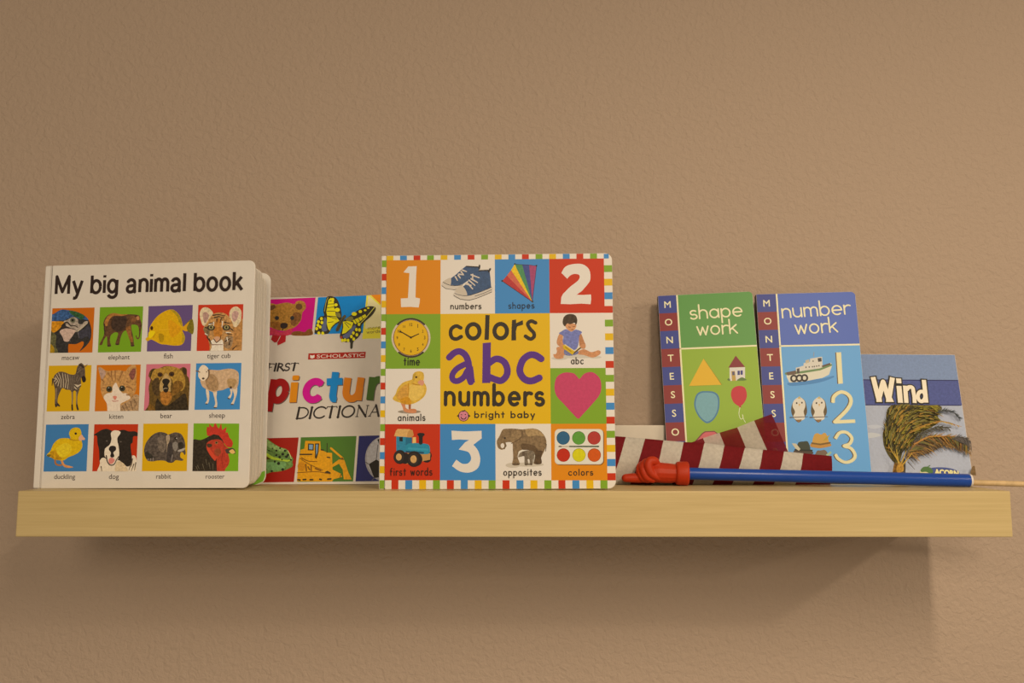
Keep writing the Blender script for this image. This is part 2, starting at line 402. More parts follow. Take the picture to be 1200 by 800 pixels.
def macaw(p):
    p.blob([(60, 230), (110, 215), (200, 160), (270, 140), (340, 150), (430, 165), (520, 195), (600, 235), (655, 290), (690, 370), (708, 470), (700, 590), (660, 670), (590, 745), (525, 790), (575, 715), (590, 655), (560, 640), (470, 680), (385, 680), (350, 690), (345, 800), (330, 850), (30, 850), (40, 500)], (48, 42, 34), .3)
    p.blob([(60, 235), (130, 205), (230, 145), (330, 150), (440, 165), (540, 200), (640, 270), (655, 310), (570, 290), (500, 280), (440, 250), (370, 270), (280, 310), (170, 320), (60, 330)], (52, 78, 105), .35)
    p.blob([(360, 160), (450, 168), (550, 205), (600, 240), (560, 300), (500, 270), (430, 240), (380, 200)], (45, 78, 38), .3)
    p.blob([(70, 340), (170, 325), (270, 330), (280, 350), (230, 420), (180, 470), (120, 500), (60, 480)], (196, 120, 12), .25)
    p.blob([(50, 500), (120, 510), (160, 560), (150, 700), (190, 800), (150, 860), (30, 860)], (92, 82, 44), .4)
    p.blob([(40, 700), (90, 690), (130, 760), (120, 830), (40, 850)], (158, 115, 15), .2)
    p.blob([(275, 325), (340, 300), (390, 270), (450, 262), (500, 300), (505, 360), (560, 370), (600, 330), (655, 325), (640, 370), (560, 430), (500, 480), (450, 490), (400, 440), (320, 400), (300, 360)], (160, 135, 105), .25)
    p.blob([(215, 485), (280, 440), (370, 440), (460, 465), (430, 530), (380, 600), (350, 640), (285, 635), (260, 570)], (188, 150, 118), .12)
    p.line([(255, 390), (300, 350), (340, 345), (390, 395), (450, 395), (500, 420)], 26, (50, 38, 28), 10, True)
    p.line([(255, 430), (320, 410), (400, 440), (460, 450)], 12, (60, 42, 30), 8, True)
    p.ell(418, 308, 40, 38, (95, 88, 60)).ell(418, 308, 20, 20, (30, 24, 18))
    p.blob([(500, 500), (600, 440), (665, 380), (700, 480), (690, 600), (640, 560), (560, 600), (520, 580)], (58, 52, 52), .2)
    p.line([(500, 480), (575, 420), (650, 350)], 14, (185, 160, 120), 10)
    p.lines([[(380, 640), (360, 600)], [(500, 500), (520, 590)]], 8, (120, 105, 90), 3)
def eleph(p):
    c = (92, 58, 30)
    p.blob([(135, 360), (160, 280), (220, 220), (300, 195), (400, 215), (480, 215), (560, 215), (640, 220), (700, 240), (715, 300), (738, 380), (720, 480), (705, 570), (680, 605), (655, 595), (640, 560), (650, 545), (668, 580), (690, 560), (690, 440), (660, 385), (580, 380), (575, 440), (600, 560), (615, 680), (620, 710), (570, 715), (555, 640), (530, 560), (495, 470), (440, 500), (400, 600), (380, 690), (325, 685), (345, 600), (365, 510), (310, 500), (250, 550), (240, 640), (255, 710), (200, 715), (195, 600), (185, 560), (140, 620), (115, 690), (75, 690), (100, 630), (140, 550), (150, 450)], c, .3)
    p.blob([(150, 350), (220, 225), (300, 198), (420, 215), (520, 215), (440, 240), (300, 240), (230, 300), (190, 400)], (160, 100, 40), .2)
    p.blob([(290, 260), (400, 250), (500, 260), (480, 420), (400, 480), (320, 480), (260, 400)], (62, 42, 27), .3)
    p.blob([(490, 430), (560, 400), (570, 500), (600, 640), (560, 640), (520, 540)], (140, 85, 35), .2)
    p.blob([(560, 250), (620, 250), (650, 300), (610, 360), (560, 330)], (120, 72, 35), .25)
    p.blob([(650, 260), (690, 245), (700, 290), (670, 310)], (175, 112, 60))
    p.line([(155, 370), (150, 450), (165, 540)], 16, (55, 38, 25), 8, True)
    p.lines([[(205, 705), (250, 708)], [(330, 680), (378, 684)], [(570, 706), (615, 704)]], 14, (60, 42, 28))
def fish(p):
    y = (205, 148, 5)
    p.blob([(610, 440), (650, 380), (720, 310), (765, 290), (785, 360), (790, 450), (770, 525), (720, 500), (660, 465), (610, 470)], (115, 95, 20), .2)
    p.blob([(600, 430), (660, 380), (720, 330), (680, 420), (690, 480), (620, 465)], (205, 140, 15))
    p.blob([(40, 590), (80, 555), (95, 480), (100, 420), (150, 330), (220, 245), (320, 175), (420, 140), (490, 155), (560, 220), (600, 310), (620, 420), (610, 470), (650, 560), (640, 640), (590, 695), (480, 705), (360, 690), (270, 680), (190, 640), (120, 610), (70, 635), (40, 615)], y, .08)
    p.blob([(420, 145), (490, 160), (560, 225), (600, 320), (605, 400), (560, 340), (520, 240)], (160, 125, 20), .15)
    p.blob([(400, 300), (540, 380), (590, 440), (540, 520), (450, 580), (400, 480)], (205, 136, 8), .1)
    p.blob([(600, 500), (650, 560), (635, 640), (600, 660), (610, 570)], (170, 135, 20), .1)
    p.blob([(240, 520), (320, 540), (310, 640), (260, 640)], (165, 120, 5), .1)
    p.blob([(90, 490), (180, 480), (165, 540), (110, 590), (80, 570)], (222, 180, 5))
    p.line([(185, 520), (150, 580)], 6, (150, 100, 10)); p.line([(265, 455), (420, 450)], 10, (222, 160, 25))
    p.ell(132, 432, 22, 32, (60, 30, 10))
def tiger(p):
    p.blob([(590, 420), (640, 370), (700, 330), (760, 290), (790, 500), (790, 850), (560, 850)], (170, 112, 52), .25)
    for e in ([(80, 220), (110, 130), (180, 105), (250, 140), (290, 200), (260, 270), (200, 380), (150, 400), (110, 350)], [(545, 190), (590, 115), (660, 95), (725, 150), (735, 220), (720, 320), (640, 420), (560, 330)]):
        p.blob(e, (205, 172, 122), .15)
    p.blob([(130, 210), (180, 180), (225, 230), (190, 330), (150, 340)], (172, 125, 98), .2)
    p.blob([(590, 200), (640, 160), (690, 200), (660, 300), (610, 330), (590, 270)], (178, 130, 105), .2)
    p.blob([(140, 430), (180, 370), (260, 240), (330, 195), (430, 190), (520, 230), (590, 340), (610, 450), (600, 600), (560, 690), (520, 850), (220, 850), (240, 740), (200, 560), (150, 480)], (178, 122, 62), .3)
    p.blob([(140, 440), (200, 400), (240, 480), (220, 560), (180, 540)], (125, 95, 55), .3)
    p.blob([(300, 420), (350, 300), (400, 300), (440, 420), (420, 560), (370, 580), (310, 560)], (176, 105, 35), .2)
    p.blob([(500, 560), (590, 560), (600, 640), (560, 740), (480, 740), (450, 650)], (142, 106, 66), .4)
    p.blob([(250, 640), (320, 600), (370, 640), (430, 610), (450, 690), (430, 850), (240, 850), (270, 720)], (222, 192, 150), .1)
    p.blob([(300, 590), (350, 560), (400, 580), (390, 630), (350, 660), (320, 640)], (196, 140, 95))
    p.line([(300, 600), (345, 660), (400, 610), (415, 540)], 12, BLK, 8); p.line([(270, 690), (350, 690), (440, 690)], 14, (120, 75, 55), 8, True)
    for ex, ey in ((260, 420), (500, 420)):
        p.ell(ex, ey+5, 62, 44, (60, 45, 30)).ell(ex, ey, 36, 30, (150, 130, 70)).ell(ex, ey, 16, 20, BLK)
    p.lines([[(290, 230), (380, 220), (480, 240)], [(310, 270), (380, 250), (460, 270)], [(350, 290), (350, 340)], [(420, 280), (400, 350)], [(230, 360), (290, 350)], [(470, 340), (550, 360)], [(570, 440), (610, 470)], [(520, 520), (590, 530)], [(200, 570), (240, 640)], [(230, 600), (270, 680)], [(600, 760), (660, 700)], [(540, 690), (560, 620)], [(480, 640), (560, 590)], [(170, 420), (220, 440)]], 18, (55, 38, 25), 7)
    p.lines([[(300, 340), (300, 400)], [(440, 330), (430, 420)], [(500, 500), (570, 500)], [(170, 520), (210, 540)], [(510, 580), (520, 640)], [(230, 375), (280, 365)]], 18, (215, 190, 150), 8)
def zebra(p):
    c = (88, 68, 48)
    p.blob([(165, 300), (190, 230), (260, 180), (340, 185), (430, 220), (510, 215), (540, 110), (590, 45), (630, 60), (660, 120), (665, 240), (678, 300), (655, 340), (625, 320), (600, 270), (600, 380), (570, 470), (545, 560), (545, 680), (565, 770), (540, 775), (522, 690), (525, 500), (480, 485), (475, 600), (470, 700), (475, 775), (452, 770), (455, 600), (440, 475), (370, 460), (310, 435), (270, 500), (240, 580), (235, 660), (265, 715), (235, 715), (205, 725), (190, 680), (195, 560), (190, 440), (170, 370)], c, .25)
    lt = (185, 155, 112)
    p.lines([[(185, 330), (210, 290), (180, 280)], [(200, 370), (235, 320), (200, 260)], [(240, 400), (262, 310), (215, 225)], [(285, 420), (290, 300), (250, 195)], [(325, 420), (325, 310), (310, 200)], [(355, 430), (370, 320), (350, 215)], [(390, 440), (405, 340), (390, 225)]], 13, lt, 9)
    p.lines([[(420, 450), (440, 240)], [(450, 460), (470, 240)], [(480, 450), (500, 240)], [(395, 455), (420, 240)], [(520, 330), (560, 230)], [(540, 350), (590, 260)], [(540, 200), (600, 150)], [(560, 150), (600, 100)]], 5, (140, 115, 85), 4)
    p.lines([[(215, 440), (215, 640)], [(530, 500), (535, 680)], [(460, 500), (465, 690)]], 16, (140, 112, 78), 9)
    p.blob([(500, 380), (560, 385), (600, 370), (595, 410), (540, 455), (500, 430)], (190, 160, 118)); p.line([(500, 395), (545, 440), (595, 400)], 16, BLK)
    p.blob([(610, 270), (650, 245), (678, 290), (668, 335), (630, 340)], BLK); p.lines([[(575, 70), (610, 80), (635, 110)]], 22, (50, 36, 28))
    p.poly([(655, 95), (710, 55), (670, 110)], (120, 85, 60)); p.line([(160, 290), (150, 390)], 18, (60, 45, 32), 10)
    p.lines([[(205, 690), (212, 720)], [(235, 680), (262, 712)], [(462, 700), (465, 770)], [(535, 700), (552, 768)]], 22, (50, 38, 28))
def kitten(p):
    p.blob([(430, 850), (440, 700), (560, 640), (640, 560), (690, 530), (760, 600), (760, 850)], (165, 122, 75), .3)
    p.blob([(95, 120), (130, 105), (230, 165), (320, 160), (420, 155), (520, 170), (560, 120), (630, 65), (675, 75), (695, 150), (690, 330), (690, 450), (640, 560), (560, 640), (440, 700), (330, 700), (230, 650), (160, 560), (130, 420), (135, 300)], (182, 125, 62), .22)
    p.blob([(100, 130), (150, 130), (215, 190), (180, 270), (150, 300)], (172, 130, 98), .15)
    p.blob([(580, 210), (640, 130), (680, 150), (665, 260), (630, 310), (590, 260)], (125, 68, 50), .25)
    w = (220, 186, 145)
    p.blob([(320, 420), (370, 350), (410, 420), (470, 510), (540, 520), (600, 590), (520, 640), (440, 690), (430, 850), (260, 850), (230, 680), (180, 580), (230, 520), (310, 500)], w, .06)
    p.lines([[(300, 170), (310, 290), (320, 320)], [(360, 165), (365, 320)], [(450, 240), (420, 320)], [(250, 200), (290, 260)], [(480, 180), (440, 260)], [(540, 330), (580, 350)], [(540, 410), (620, 440), (640, 480)], [(170, 430), (210, 430)], [(540, 540), (600, 550)], [(150, 300), (190, 340)]], 18, (140, 88, 42), 8)
    for ex, ey in ((268, 450), (472, 440)): p.ell(ex, ey, 48, 46, (62, 55, 32)).ell(ex, ey, 22, 28, BLK).ell(ex-8, ey-20, 8, 6, (190, 180, 150))
    p.blob([(325, 570), (355, 555), (390, 570), (370, 610), (355, 620)], (205, 115, 85)); p.line([(320, 635), (360, 640), (410, 632)], 14, (190, 115, 90), 8, True)
    p.lines([[(520, 680), (560, 760)], [(600, 640), (640, 780)], [(660, 620), (700, 700)], [(480, 720), (520, 800)]], 16, (120, 85, 50), 6)
def bear(p):
    p.blob([(80, 850), (110, 700), (120, 560), (110, 420), (140, 300), (110, 250), (130, 170), (180, 130), (260, 130), (370, 90), (500, 100), (590, 130), (650, 105), (705, 140), (710, 240), (745, 330), (760, 850)], (96, 66, 22), .3)
    p.blob([(140, 260), (200, 150), (300, 120), (400, 95), (520, 105), (610, 150), (670, 260), (680, 380), (640, 470), (540, 480), (500, 400), (470, 300), (380, 210), (290, 300), (200, 330)], (162, 115, 38), .25)
    p.blob([(520, 330), (620, 330), (650, 420), (560, 510), (480, 560), (480, 440)], (120, 78, 25), .3)
    p.blob([(170, 330), (260, 270), (280, 400), (260, 560), (180, 500)], (78, 54, 24), .3)
    p.blob([(290, 350), (340, 250), (380, 200), (430, 250), (465, 330), (450, 420), (440, 500), (300, 490), (280, 420)], (178, 135, 70), .15)
    p.blob([(300, 500), (440, 490), (470, 600), (420, 680), (380, 700), (310, 660)], (165, 100, 32), .25)
    p.blob([(320, 330), (350, 290), (410, 290), (440, 330), (410, 390), (425, 440), (400, 500), (350, 490), (330, 420), (345, 380)], (38, 28, 18))
    p.line([(330, 455), (370, 435), (405, 440)], 14, (150, 125, 90), 8)
    p.ell(290, 225, 42, 36, (70, 42, 18)).ell(470, 215, 42, 38, (70, 42, 18)).ell(292, 228, 18, 16, BLK).ell(470, 222, 18, 16, BLK)
    p.blob([(150, 180), (185, 135), (150, 250), (130, 290)], (62, 44, 20)); p.blob([(640, 130), (690, 130), (700, 200), (670, 220)], (60, 42, 20))
    p.blob([(240, 600), (300, 660), (380, 720), (560, 600), (680, 520), (720, 700), (700, 850), (340, 850), (220, 800)], (52, 38, 20), .35)
    p.blob([(100, 850), (120, 680), (200, 740), (220, 850)], (120, 78, 22), .3)
def sheep(p):
    w, leg = (192, 148, 100), (212, 178, 135)
    for q in ([(205, 450), (215, 560), (225, 620), (195, 670), (225, 685), (255, 620), (250, 480)], [(315, 480), (340, 600), (350, 680), (330, 735), (370, 740), (382, 680), (370, 580), (375, 480)], [(580, 450), (590, 520), (550, 585), (580, 600), (610, 540), (620, 460)], [(620, 440), (645, 540), (630, 620), (595, 685), (635, 690), (665, 600), (690, 520), (690, 420)]):
        p.blob(q, leg, .06)
    p.blob([(120, 300), (200, 200), (270, 150), (400, 155), (540, 132), (640, 140), (710, 190), (720, 290), (705, 400), (660, 450), (560, 430), (470, 465), (400, 475), (330, 500), (230, 460), (160, 420), (130, 370)], w, .12)
    p.blob([(200, 320), (280, 210), (380, 280), (400, 440), (330, 480), (240, 450)], (160, 118, 72), .2)
    p.blob([(540, 300), (640, 290), (690, 330), (640, 420), (560, 420)], (168, 125, 72), .15)
    p.blob([(85, 220), (100, 130), (150, 75), (200, 85), (245, 140), (240, 250), (190, 310), (140, 315), (95, 270)], (218, 185, 140), .05)
    p.blob([(240, 140), (265, 180), (250, 270), (190, 330), (240, 250)], (105, 75, 45))
    p.poly([(40, 160), (100, 165), (95, 185), (60, 178)], (110, 80, 55)); p.poly([(225, 150), (285, 140), (240, 175)], (110, 80, 55))
    p.ell(165, 285, 20, 16, (70, 50, 35)).ell(108, 185, 8, 10, BLK).ell(215, 180, 8, 10, BLK)
    p.ell(595, 425, 18, 20, (80, 55, 30)); p.lines([[(205, 680), (225, 682)], [(335, 738), (368, 740)], [(600, 688), (632, 690)], [(550, 592), (575, 602)]], 14, (80, 62, 48))
def duck(p):
    y = (208, 158, 8)
    p.line([(220, 600), (235, 660), (300, 680), (340, 660)], 26, (165, 95, 35), 22, True)
    p.blob([(305, 560), (345, 560), (350, 620), (380, 670), (490, 700), (495, 715), (420, 720), (360, 700), (320, 640)], (205, 130, 65), .1)
    p.blob([(90, 520), (150, 450), (200, 340), (290, 265), (400, 255), (460, 260), (440, 180), (480, 110), (550, 90), (610, 110), (635, 180), (630, 260), (650, 370), (610, 460), (520, 520), (440, 550), (360, 600), (270, 600), (190, 570), (120, 545)], y, .1)
    p.blob([(150, 470), (240, 450), (300, 520), (330, 580), (250, 600), (150, 550)], (185, 128, 10), .25)
    p.blob([(250, 400), (400, 330), (480, 400), (440, 500), (330, 560), (250, 480)], (220, 172, 25), .12)
    p.line([(455, 270), (530, 290), (620, 285)], 18, (172, 118, 12), 8, True)
    p.blob([(95, 520), (150, 510), (140, 545), (110, 545)], (105, 85, 25))
    p.blob([(605, 230), (640, 200), (665, 235), (690, 260), (680, 285), (650, 285), (615, 300), (590, 265)], (212, 150, 105))
    p.ell(545, 185, 18, 18, BLK)
def dog(p):
    p.blob([(140, 850), (150, 650), (140, 560), (220, 560), (440, 560), (560, 640), (640, 540), (690, 530), (720, 600), (740, 850)], (218, 188, 145), .06)
    p.blob([(40, 215), (90, 180), (170, 130), (250, 110), (310, 130), (350, 145), (430, 140), (520, 125), (600, 150), (700, 150), (750, 190), (735, 225), (670, 230), (660, 320), (630, 360), (640, 480), (650, 560), (640, 660), (580, 700), (500, 650), (440, 600), (340, 640), (210, 560), (150, 600), (140, 640), (135, 450), (110, 330), (100, 220)], (42, 32, 22), .2)
    p.blob([(320, 180), (370, 135), (450, 145), (470, 180), (420, 260), (440, 380), (450, 480), (440, 560), (380, 660), (300, 670), (240, 560), (220, 520), (230, 420), (300, 360), (330, 270)], (220, 190, 148), .05)
    p.blob([(295, 400), (330, 375), (390, 385), (400, 440), (360, 480), (375, 540), (340, 560), (310, 540), (320, 480), (290, 440)], (38, 28, 22))
    p.line([(250, 530), (265, 620), (310, 675), (370, 665), (410, 590), (445, 540)], 18, (45, 32, 25), 12, True)
    p.blob([(285, 590), (330, 560), (380, 590), (360, 640), (320, 660), (290, 640)], (205, 115, 92))
    p.ell(258, 300, 18, 12, (88, 72, 55)).ell(475, 312, 18, 12, (88, 72, 55))
    p.blob([(400, 650), (470, 620), (560, 700), (590, 850), (400, 850)], (205, 170, 120), .12)
    p.lines([[(640, 650), (600, 760)], [(680, 660), (640, 770)], [(710, 640), (690, 760)], [(660, 580), (640, 700)], [(170, 700), (180, 780)]], 16, (95, 75, 55), 6)
def rabbit(p):
    g = (82, 66, 50)
    p.blob([(65, 450), (90, 340), (160, 240), (240, 180), (320, 160), (400, 175), (440, 200), (500, 180), (560, 165), (640, 190), (690, 270), (710, 370), (705, 420), (715, 480), (700, 520), (670, 480), (640, 480), (630, 550), (680, 590), (650, 610), (560, 600), (520, 635), (450, 640), (390, 610), (280, 605), (200, 620), (120, 605), (80, 540)], g, .35)
    p.blob([(280, 250), (380, 230), (400, 420), (340, 480), (280, 400)], (108, 88, 66), .3)
    p.blob([(410, 230), (450, 205), (470, 250), (450, 350), (440, 480), (420, 480), (420, 350)], (160, 130, 92), .2)
    p.blob([(440, 350), (500, 320), (510, 480), (490, 620), (430, 620), (420, 520)], (62, 50, 40), .3)
    p.blob([(510, 340), (570, 310), (600, 380), (560, 460), (520, 420)], (125, 108, 86), .2)
    p.blob([(600, 330), (660, 320), (690, 380), (640, 430), (600, 400)], (50, 40, 28), .2)
    p.blob([(590, 450), (650, 425), (705, 410), (690, 445), (640, 465), (600, 465)], (165, 145, 118))
    p.ell(560, 260, 22, 24, BLK).ell(574, 258, 8, 9, (190, 170, 140))
    p.lines([[(130, 570), (120, 610)], [(170, 570), (165, 615)], [(210, 570), (210, 612)], [(510, 520), (490, 620)]], 14, (140, 120, 98), 6)
    p.blob([(80, 480), (170, 500), (200, 560), (100, 570)], (50, 42, 30), .3)
def rooster(p):
    r = (182, 48, 28)
    p.blob([(0, 320), (150, 285), (250, 245), (330, 195), (420, 200), (480, 260), (520, 400), (420, 500), (400, 600), (410, 850), (0, 850)], (48, 36, 22), .3)
    p.poly([(290, 225), (250, 215), (240, 130), (250, 75), (285, 85), (280, 30), (335, 85), (350, 75), (375, 0), (415, 85), (435, 105), (470, 20), (485, 130), (555, 80), (540, 170), (570, 165), (600, 250), (640, 290), (655, 340), (635, 400), (560, 395), (510, 330), (490, 280), (430, 210), (350, 195)], r, .1)
    p.blob([(250, 330), (310, 290), (400, 275), (470, 290), (510, 340), (560, 400), (600, 420), (580, 500), (600, 600), (580, 680), (530, 750), (520, 850), (420, 850), (400, 700), (395, 580), (370, 610), (300, 530), (250, 440), (240, 380)], (172, 52, 28), .15)
    p.blob([(250, 400), (290, 420), (350, 500), (390, 560), (370, 605), (300, 520), (255, 440)], (196, 62, 32))
    p.blob([(370, 430), (440, 420), (470, 480), (420, 540), (370, 500)], (140, 60, 30), .2)
    p.line([(490, 500), (480, 600), (500, 720)], 14, (140, 36, 22), 6, True)
    p.blob([(255, 345), (320, 350), (325, 385), (280, 400), (250, 380)], (70, 48, 28))
    p.ell(398, 328, 24, 22, (150, 100, 50)).ell(396, 326, 14, 13, BLK)
    p.blob([(535, 435), (600, 415), (650, 410), (690, 450), (685, 500), (620, 490), (560, 495)], (70, 55, 40)); p.blob([(595, 460), (650, 430), (688, 480), (640, 500)], (215, 160, 80))
    p.lines([[(100, 680), (130, 740)], [(230, 590), (250, 680)], [(280, 640), (300, 740)], [(340, 660), (345, 760)], [(80, 700), (110, 770)], [(180, 660), (210, 760)]], 10, (105, 88, 60), 4)
ANIM = [
 ([(61.5, 361.2), (110.9, 360.2), (108.2, 412.9), (58.5, 413.4)], (188, 90, 8), macaw, (54, 352), 'macaw', (72.5, 421.6), (92.9, 421.2), 'orange square with a macaw head'),
 ([(117.2, 359.9), (167.9, 358.8), (165.3, 412), (114.7, 412.9)], (110, 140, 20), eleph, (111, 352), 'elephant', (126.8, 421.1), (152, 420.7), 'green square with a brown elephant'),
 ([(174.2, 358.6), (226, 357.2), (223.7, 411), (172.1, 411.7)], (95, 68, 96), fish, (168, 352), 'fish', (191.9, 419.9), (202.4, 419.7), 'purple square with a yellow fish'),
 ([(232.5, 357.1), (285.2, 356.2), (283.4, 410.6), (230.4, 411.1)], (186, 46, 18), tiger, (228, 352), 'tiger cub', (242.6, 419.6), (270.1, 419.2), 'red square with a tiger cub'),
 ([(57.4, 428.4), (107.4, 427.6), (104.6, 481.6), (54.6, 482)], (200, 145, 5), zebra, (50, 422), 'zebra', (71.4, 490.9), (87.6, 490.7), 'yellow square with a zebra'),
 ([(113.6, 427.6), (165, 427), (162.4, 481.2), (111, 481.8)], (194, 98, 5), kitten, (108, 422), 'kitten', (128, 490.5), (144.4, 490.3), 'orange square with a kitten'),
 ([(171.6, 426.6), (223.4, 426), (221, 480.4), (168.6, 481)], (196, 100, 98), bear, (166, 422), 'bear', (188, 489.8), (201.6, 489.6), 'pink square with a brown bear'),
 ([(230, 425.6), (283, 425), (281, 479.6), (228, 480)], (58, 118, 150), sheep, (226, 422), 'sheep', (245, 489.4), (263.6, 489.2), 'blue square with a sheep'),
 ([(54, 497.4), (104, 496.8), (101.4, 552), (51, 552.4)], (58, 108, 138), duck, (48, 494), 'duckling', (63.4, 561), (88, 561), 'blue square with a yellow duckling'),
 ([(110.6, 497), (162, 496.8), (159.6, 552), (108.2, 552)], (180, 45, 10), dog, (106, 494), 'dog', (127.6, 561), (139.2, 561), 'red square with a black and white dog'),
 ([(168.1, 496.3), (220.4, 495.9), (218.9, 551.9), (166.3, 551.9)], (204, 148, 5), rabbit, (164, 494), 'rabbit', (183, 560.6), (200.4, 560.5), 'yellow square with a grey rabbit'),
 ([(227, 495.9), (280.4, 496.1), (279.1, 551.9), (225.5, 551.9)], (112, 148, 20), rooster, (224, 494), 'rooster', (241, 560.6), (263, 560.5), 'green square with a rooster head'),
]
for quad, colr, art, org, word, a, b, lab in ANIM:
    panel(A, coverA, quad, colr, art, org, 13.3333, lab, free=word in ('zebra', 'fish', 'sheep'))
    Print(A).text(word, a, b, (72, 56, 44), .004).done('caption', coverA, 'small black caption')
Print(A).hand('My big animal book', (62.8, 344.5), (285.8, 339.5), 13.6, 3.3, (44, 28, 20), gap=.31, font=GF, cap=False).done('title_lettering', coverA, 'bold black title')
# shade of the pressed hinge groove, coloured as a darker flat strip
g = Print(A); g.poly([(59.6, 311.5), (61.2, 311.4), (48.4, 571.4), (46.8, 571.4)], (186, 162, 130)); g.done('hinge_groove_shade', coverA)

# ------------------------------------------------------------------ colours / abc / numbers book
WB = (224, 202, 172)
B = Book('board_book', 'square board book with checkered edge and yellow centre, titled colors abc numbers', -.1527, -.1749, -1.42, -.07, -.28, .2695, .2704, WB)
bm = bmesh.new(); plate(bm, rrect(B.W-.0068, B.H, .0012, .0085, x0=.0068), 0, .0026, bev=.0005)
coverB = bm_obj('front_cover', bm, paper_m, B.root)
bm = bmesh.new(); plate(bm, rrect(.0064, B.H, .0018, .0018), .0002, .026, bev=.0010)
spineB = bm_obj('spine', bm, paper_m, B.root)
bm = bmesh.new()
for k in range(10):
    f = (k+.6)/10
    M = Matrix.Translation((.0066, .0035+.020*f, 0)) @ Matrix.Rotation(rad(.8+4.0*f), 4, 'Z')
    plate(bm, rrect(B.W-.0095, B.H-.004, .0012, .0085, x0=0, z0=.0018), 0, .0016, M, bev=.0003)
bm_obj('page_block', bm, page_m, B.root)
bm = bmesh.new(); plate(bm, rrect(B.W-.0075, B.H, .0012, .0085), 0, .0026, Matrix.Translation((.0066, .0245, 0)) @ Matrix.Rotation(rad(5), 4, 'Z'), bev=.0005)
bm_obj('back_cover', bm, paper_m, B.root)
YEL, ORA, RED, BLU, GRN, PUR = (218, 164, 2), (214, 124, 2), (192, 44, 8), (60, 124, 164), (122, 150, 30), (86, 42, 110)
# 4 x 4 grid of the cover, as corners in the cover's plane
GC = [B.uv(*p) for p in ((453.1, 305), (707.6, 302.8), (711.8, 562.6), (450.7, 562.5))]
def G(c, r):
    u, v = c/4, r/4; w = ((1-u)*(1-v), u*(1-v), u*v, (1-u)*v)
    return (sum(k*p[0] for k, p in zip(w, GC)), sum(k*p[1] for k, p in zip(w, GC)))
TL = B.uv(446.8, 299.6); BR = B.uv(721.9, 572.4); TR = B.uv(716.6, 297.1); BLc = B.uv(443.9, 572.7)
edge_top, edge_bot, edge_l, edge_r = B.H-.0003, .0003, .0002, B.W-.0002
bd = Print(B)
def sq(c, a0, a1, b0, b1):
    bd.face([(a0, b0), (a1, b0), (a1, b1), (a0, b1)], -(8e-5+2*bd.STEP), bd.m(c))
for k in range(16):
    x0, x1 = G(k/4, 0)[0], G((k+.5)/4, 0)[0]
    sq((YEL, BLU, RED, GRN)[k % 4], x0, x1, G(k/4, 0)[1], edge_top)
    x0, x1 = G((k+.5)/4, 4)[0], G((k+1)/4, 4)[0]
    sq((RED, BLU, YEL, GRN)[k % 4], x0, x1, edge_bot, G(k/4, 4)[1])
    y0, y1 = G(4, (k+.5)/4)[1], G(4, (k+1)/4)[1]
    x = G(4, k/4)[0]
    sq((GRN, YEL, BLU, RED)[k % 4], x, edge_r, y1, y0)
sq(BLU, G(4, 0)[0], edge_r-.0035, G(4, 0)[1], edge_top-.0006)
bd.done('checkered_border', coverB, 'border of coloured squares')
bs = Print(B); bs.k = 1
for k in range(16):
    y0, y1 = G(0, k/4)[1], G(0, (k+.5)/4)[1]
    bs.face([(edge_l+.0008, y1), (.0064, y1), (.0064, y0), (edge_l+.0008, y0)], 2e-4-(8e-5+2*bs.STEP)-1e-4, bs.m((GRN, RED, BLU, YEL)[k % 4]))
bs.face([(edge_l+.0008, .001), (.0064, .001), (.0064, G(0, 4)[1]), (edge_l+.0008, G(0, 4)[1])], 2e-4-(8e-5+2*bs.STEP)-1e-4, bs.m(GRN))
bs.done('checkered_strip', spineB, 'column of coloured squares')
INK = (48, 38, 26)
class GP(Print):
    pass
def tile(c, r, colr, art, org, sc, label, cw=1, rh=1, name='picture_panel'):
    p = Print(B); y = p.y()
    p.face([G(c, r+rh), G(c+cw, r+rh), G(c+cw, r), G(c, r)], y, p.m(colr))
    p.frame(org[0], org[1], sc); art(p)
    return p.done(name, coverB, label)
WHT = (222, 200, 170)
def one(p):
    p.poly([(175, 155), (205, 118), (258, 116), (254, 180), (250, 312), (278, 318), (276, 345), (270, 374), (215, 370), (160, 372), (158, 318), (203, 316), (212, 160)], WHT)
